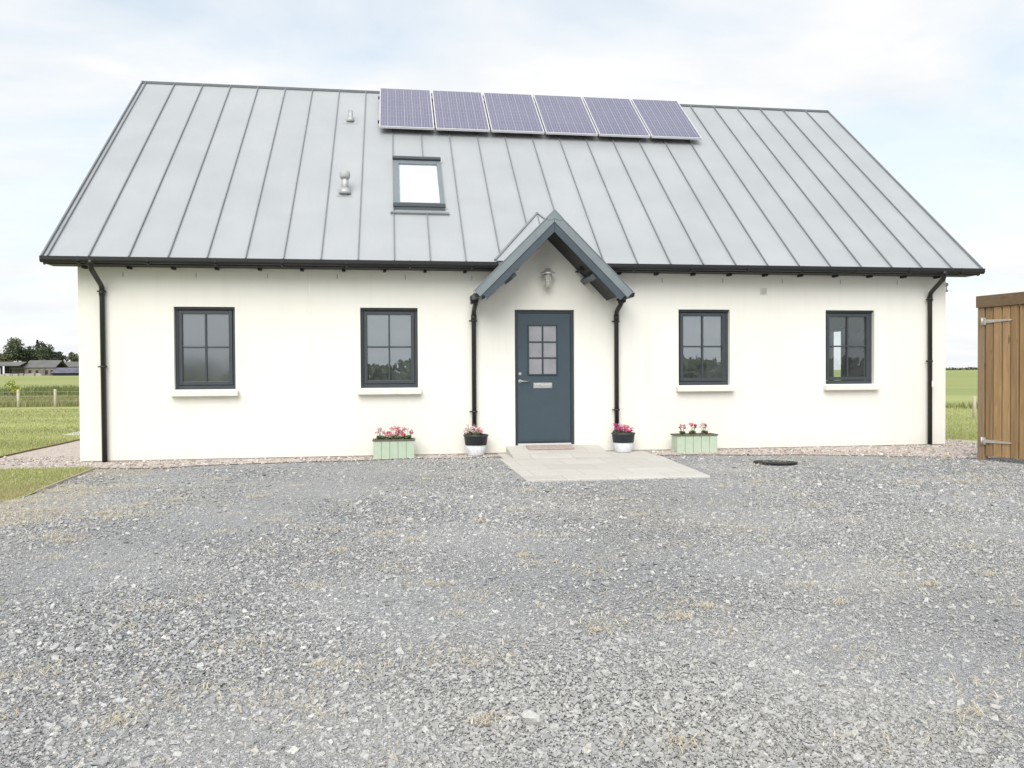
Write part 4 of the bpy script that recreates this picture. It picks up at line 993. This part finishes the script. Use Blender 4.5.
o=link('lawn_grass',fast_mesh('lawn_grass',np.concatenate(VV),np.concatenate(FF),np.concatenate(CC),M['blades'])); tag(o,'short mown grass of the lawns either side of the house','grass',None,'stuff')
# rough long grass beyond the lawn
parts=[]
TP=[(.36,.32,.17),(.31,.31,.14),(.25,.28,.10),(.42,.36,.21),(.19,.23,.075)]
n=15000; y=rg.uniform(37,56,n); x=cx-np.tan(np.radians(rg.uniform(19,29,n)))*(y-cy); colr=pick(rg,TP,n,.25)
parts.append(blades(np.column_stack([x,y,hgt(x,y)-.02]),rg.uniform(.25,.6,n),rg.uniform(.02,.045,n),colr,rg,.6))
n=7000; y=rg.uniform(66,86,n); x=cx-np.tan(np.radians(rg.uniform(19,29,n)))*(y-cy); colr=pick(rg,[(.15,.19,.065),(.20,.23,.09),(.25,.26,.12)],n,.25); k=smooth_noise(x,y,.3,4)>-.3
parts.append(blades(np.column_stack([x,y,hgt(x,y)-.02])[k],rg.uniform(.3,1.0,n)[k],rg.uniform(.05,.09,n)[k],colr[k],rg,.6))
n=7000; y=rg.uniform(8.5,13.5,n); x=cx+np.tan(np.radians(rg.uniform(30,44,n)))*(y-cy); colr=pick(rg,TP+[(.15,.21,.06)]*3,n,.25); k=smooth_noise(x,y,.5,8)>.0
parts.append(blades(np.column_stack([x,y,hgt(x,y)-.02])[k],rg.uniform(.12,.32,n)[k],rg.uniform(.012,.025,n)[k],colr[k],rg,.6))
off=0; VV=[];FF=[];CC=[]
for V,F,C in parts: VV.append(V);FF.append(F+off);CC.append(C);off+=len(V)
o=link('rough_grass',fast_mesh('rough_grass',np.concatenate(VV),np.concatenate(FF),np.concatenate(CC),M['blades'])); tag(o,'rough tan and green long grass in the fields beyond the lawn','grass',None,'stuff')
# straw coloured dead weeds on the drive
Pw=[];Cw=[]
for k in range(330):
    if k<45: wx,wy=rg.uniform(.5,2.4),rg.uniform(-5.2,-2.2)
    else:
        wy=rg.uniform(-10.2,-1.6); wx=rg.uniform(2.6-(wy+10)*.4-1, 7.6+(wy+10.)*.9)
    if 5.9<wx<8.5 and wy>-3.4: continue
    m=int(rg.uniform(8,75)); s=rg.uniform(.03,.15); Pw.append(np.column_stack([rg.normal(wx,s,m),rg.normal(wy,s*.7,m),np.full(m,-.046)])); Cw.append(pick(rg,[(.70,.63,.49),(.76,.70,.58),(.62,.55,.41),(.66,.58,.42)],m,.15))
Pw=np.concatenate(Pw);Cw=np.concatenate(Cw);n=len(Pw)
V,F,C=blades(Pw,rg.uniform(.012,.04,n),rg.uniform(.003,.0055,n),Cw,rg,3.2)
o=link('dry_weeds',fast_mesh('dry_weeds',V,F,C,M['blades'])); tag(o,'straw coloured dead weeds scattered over the grey drive','weeds',None,'stuff')
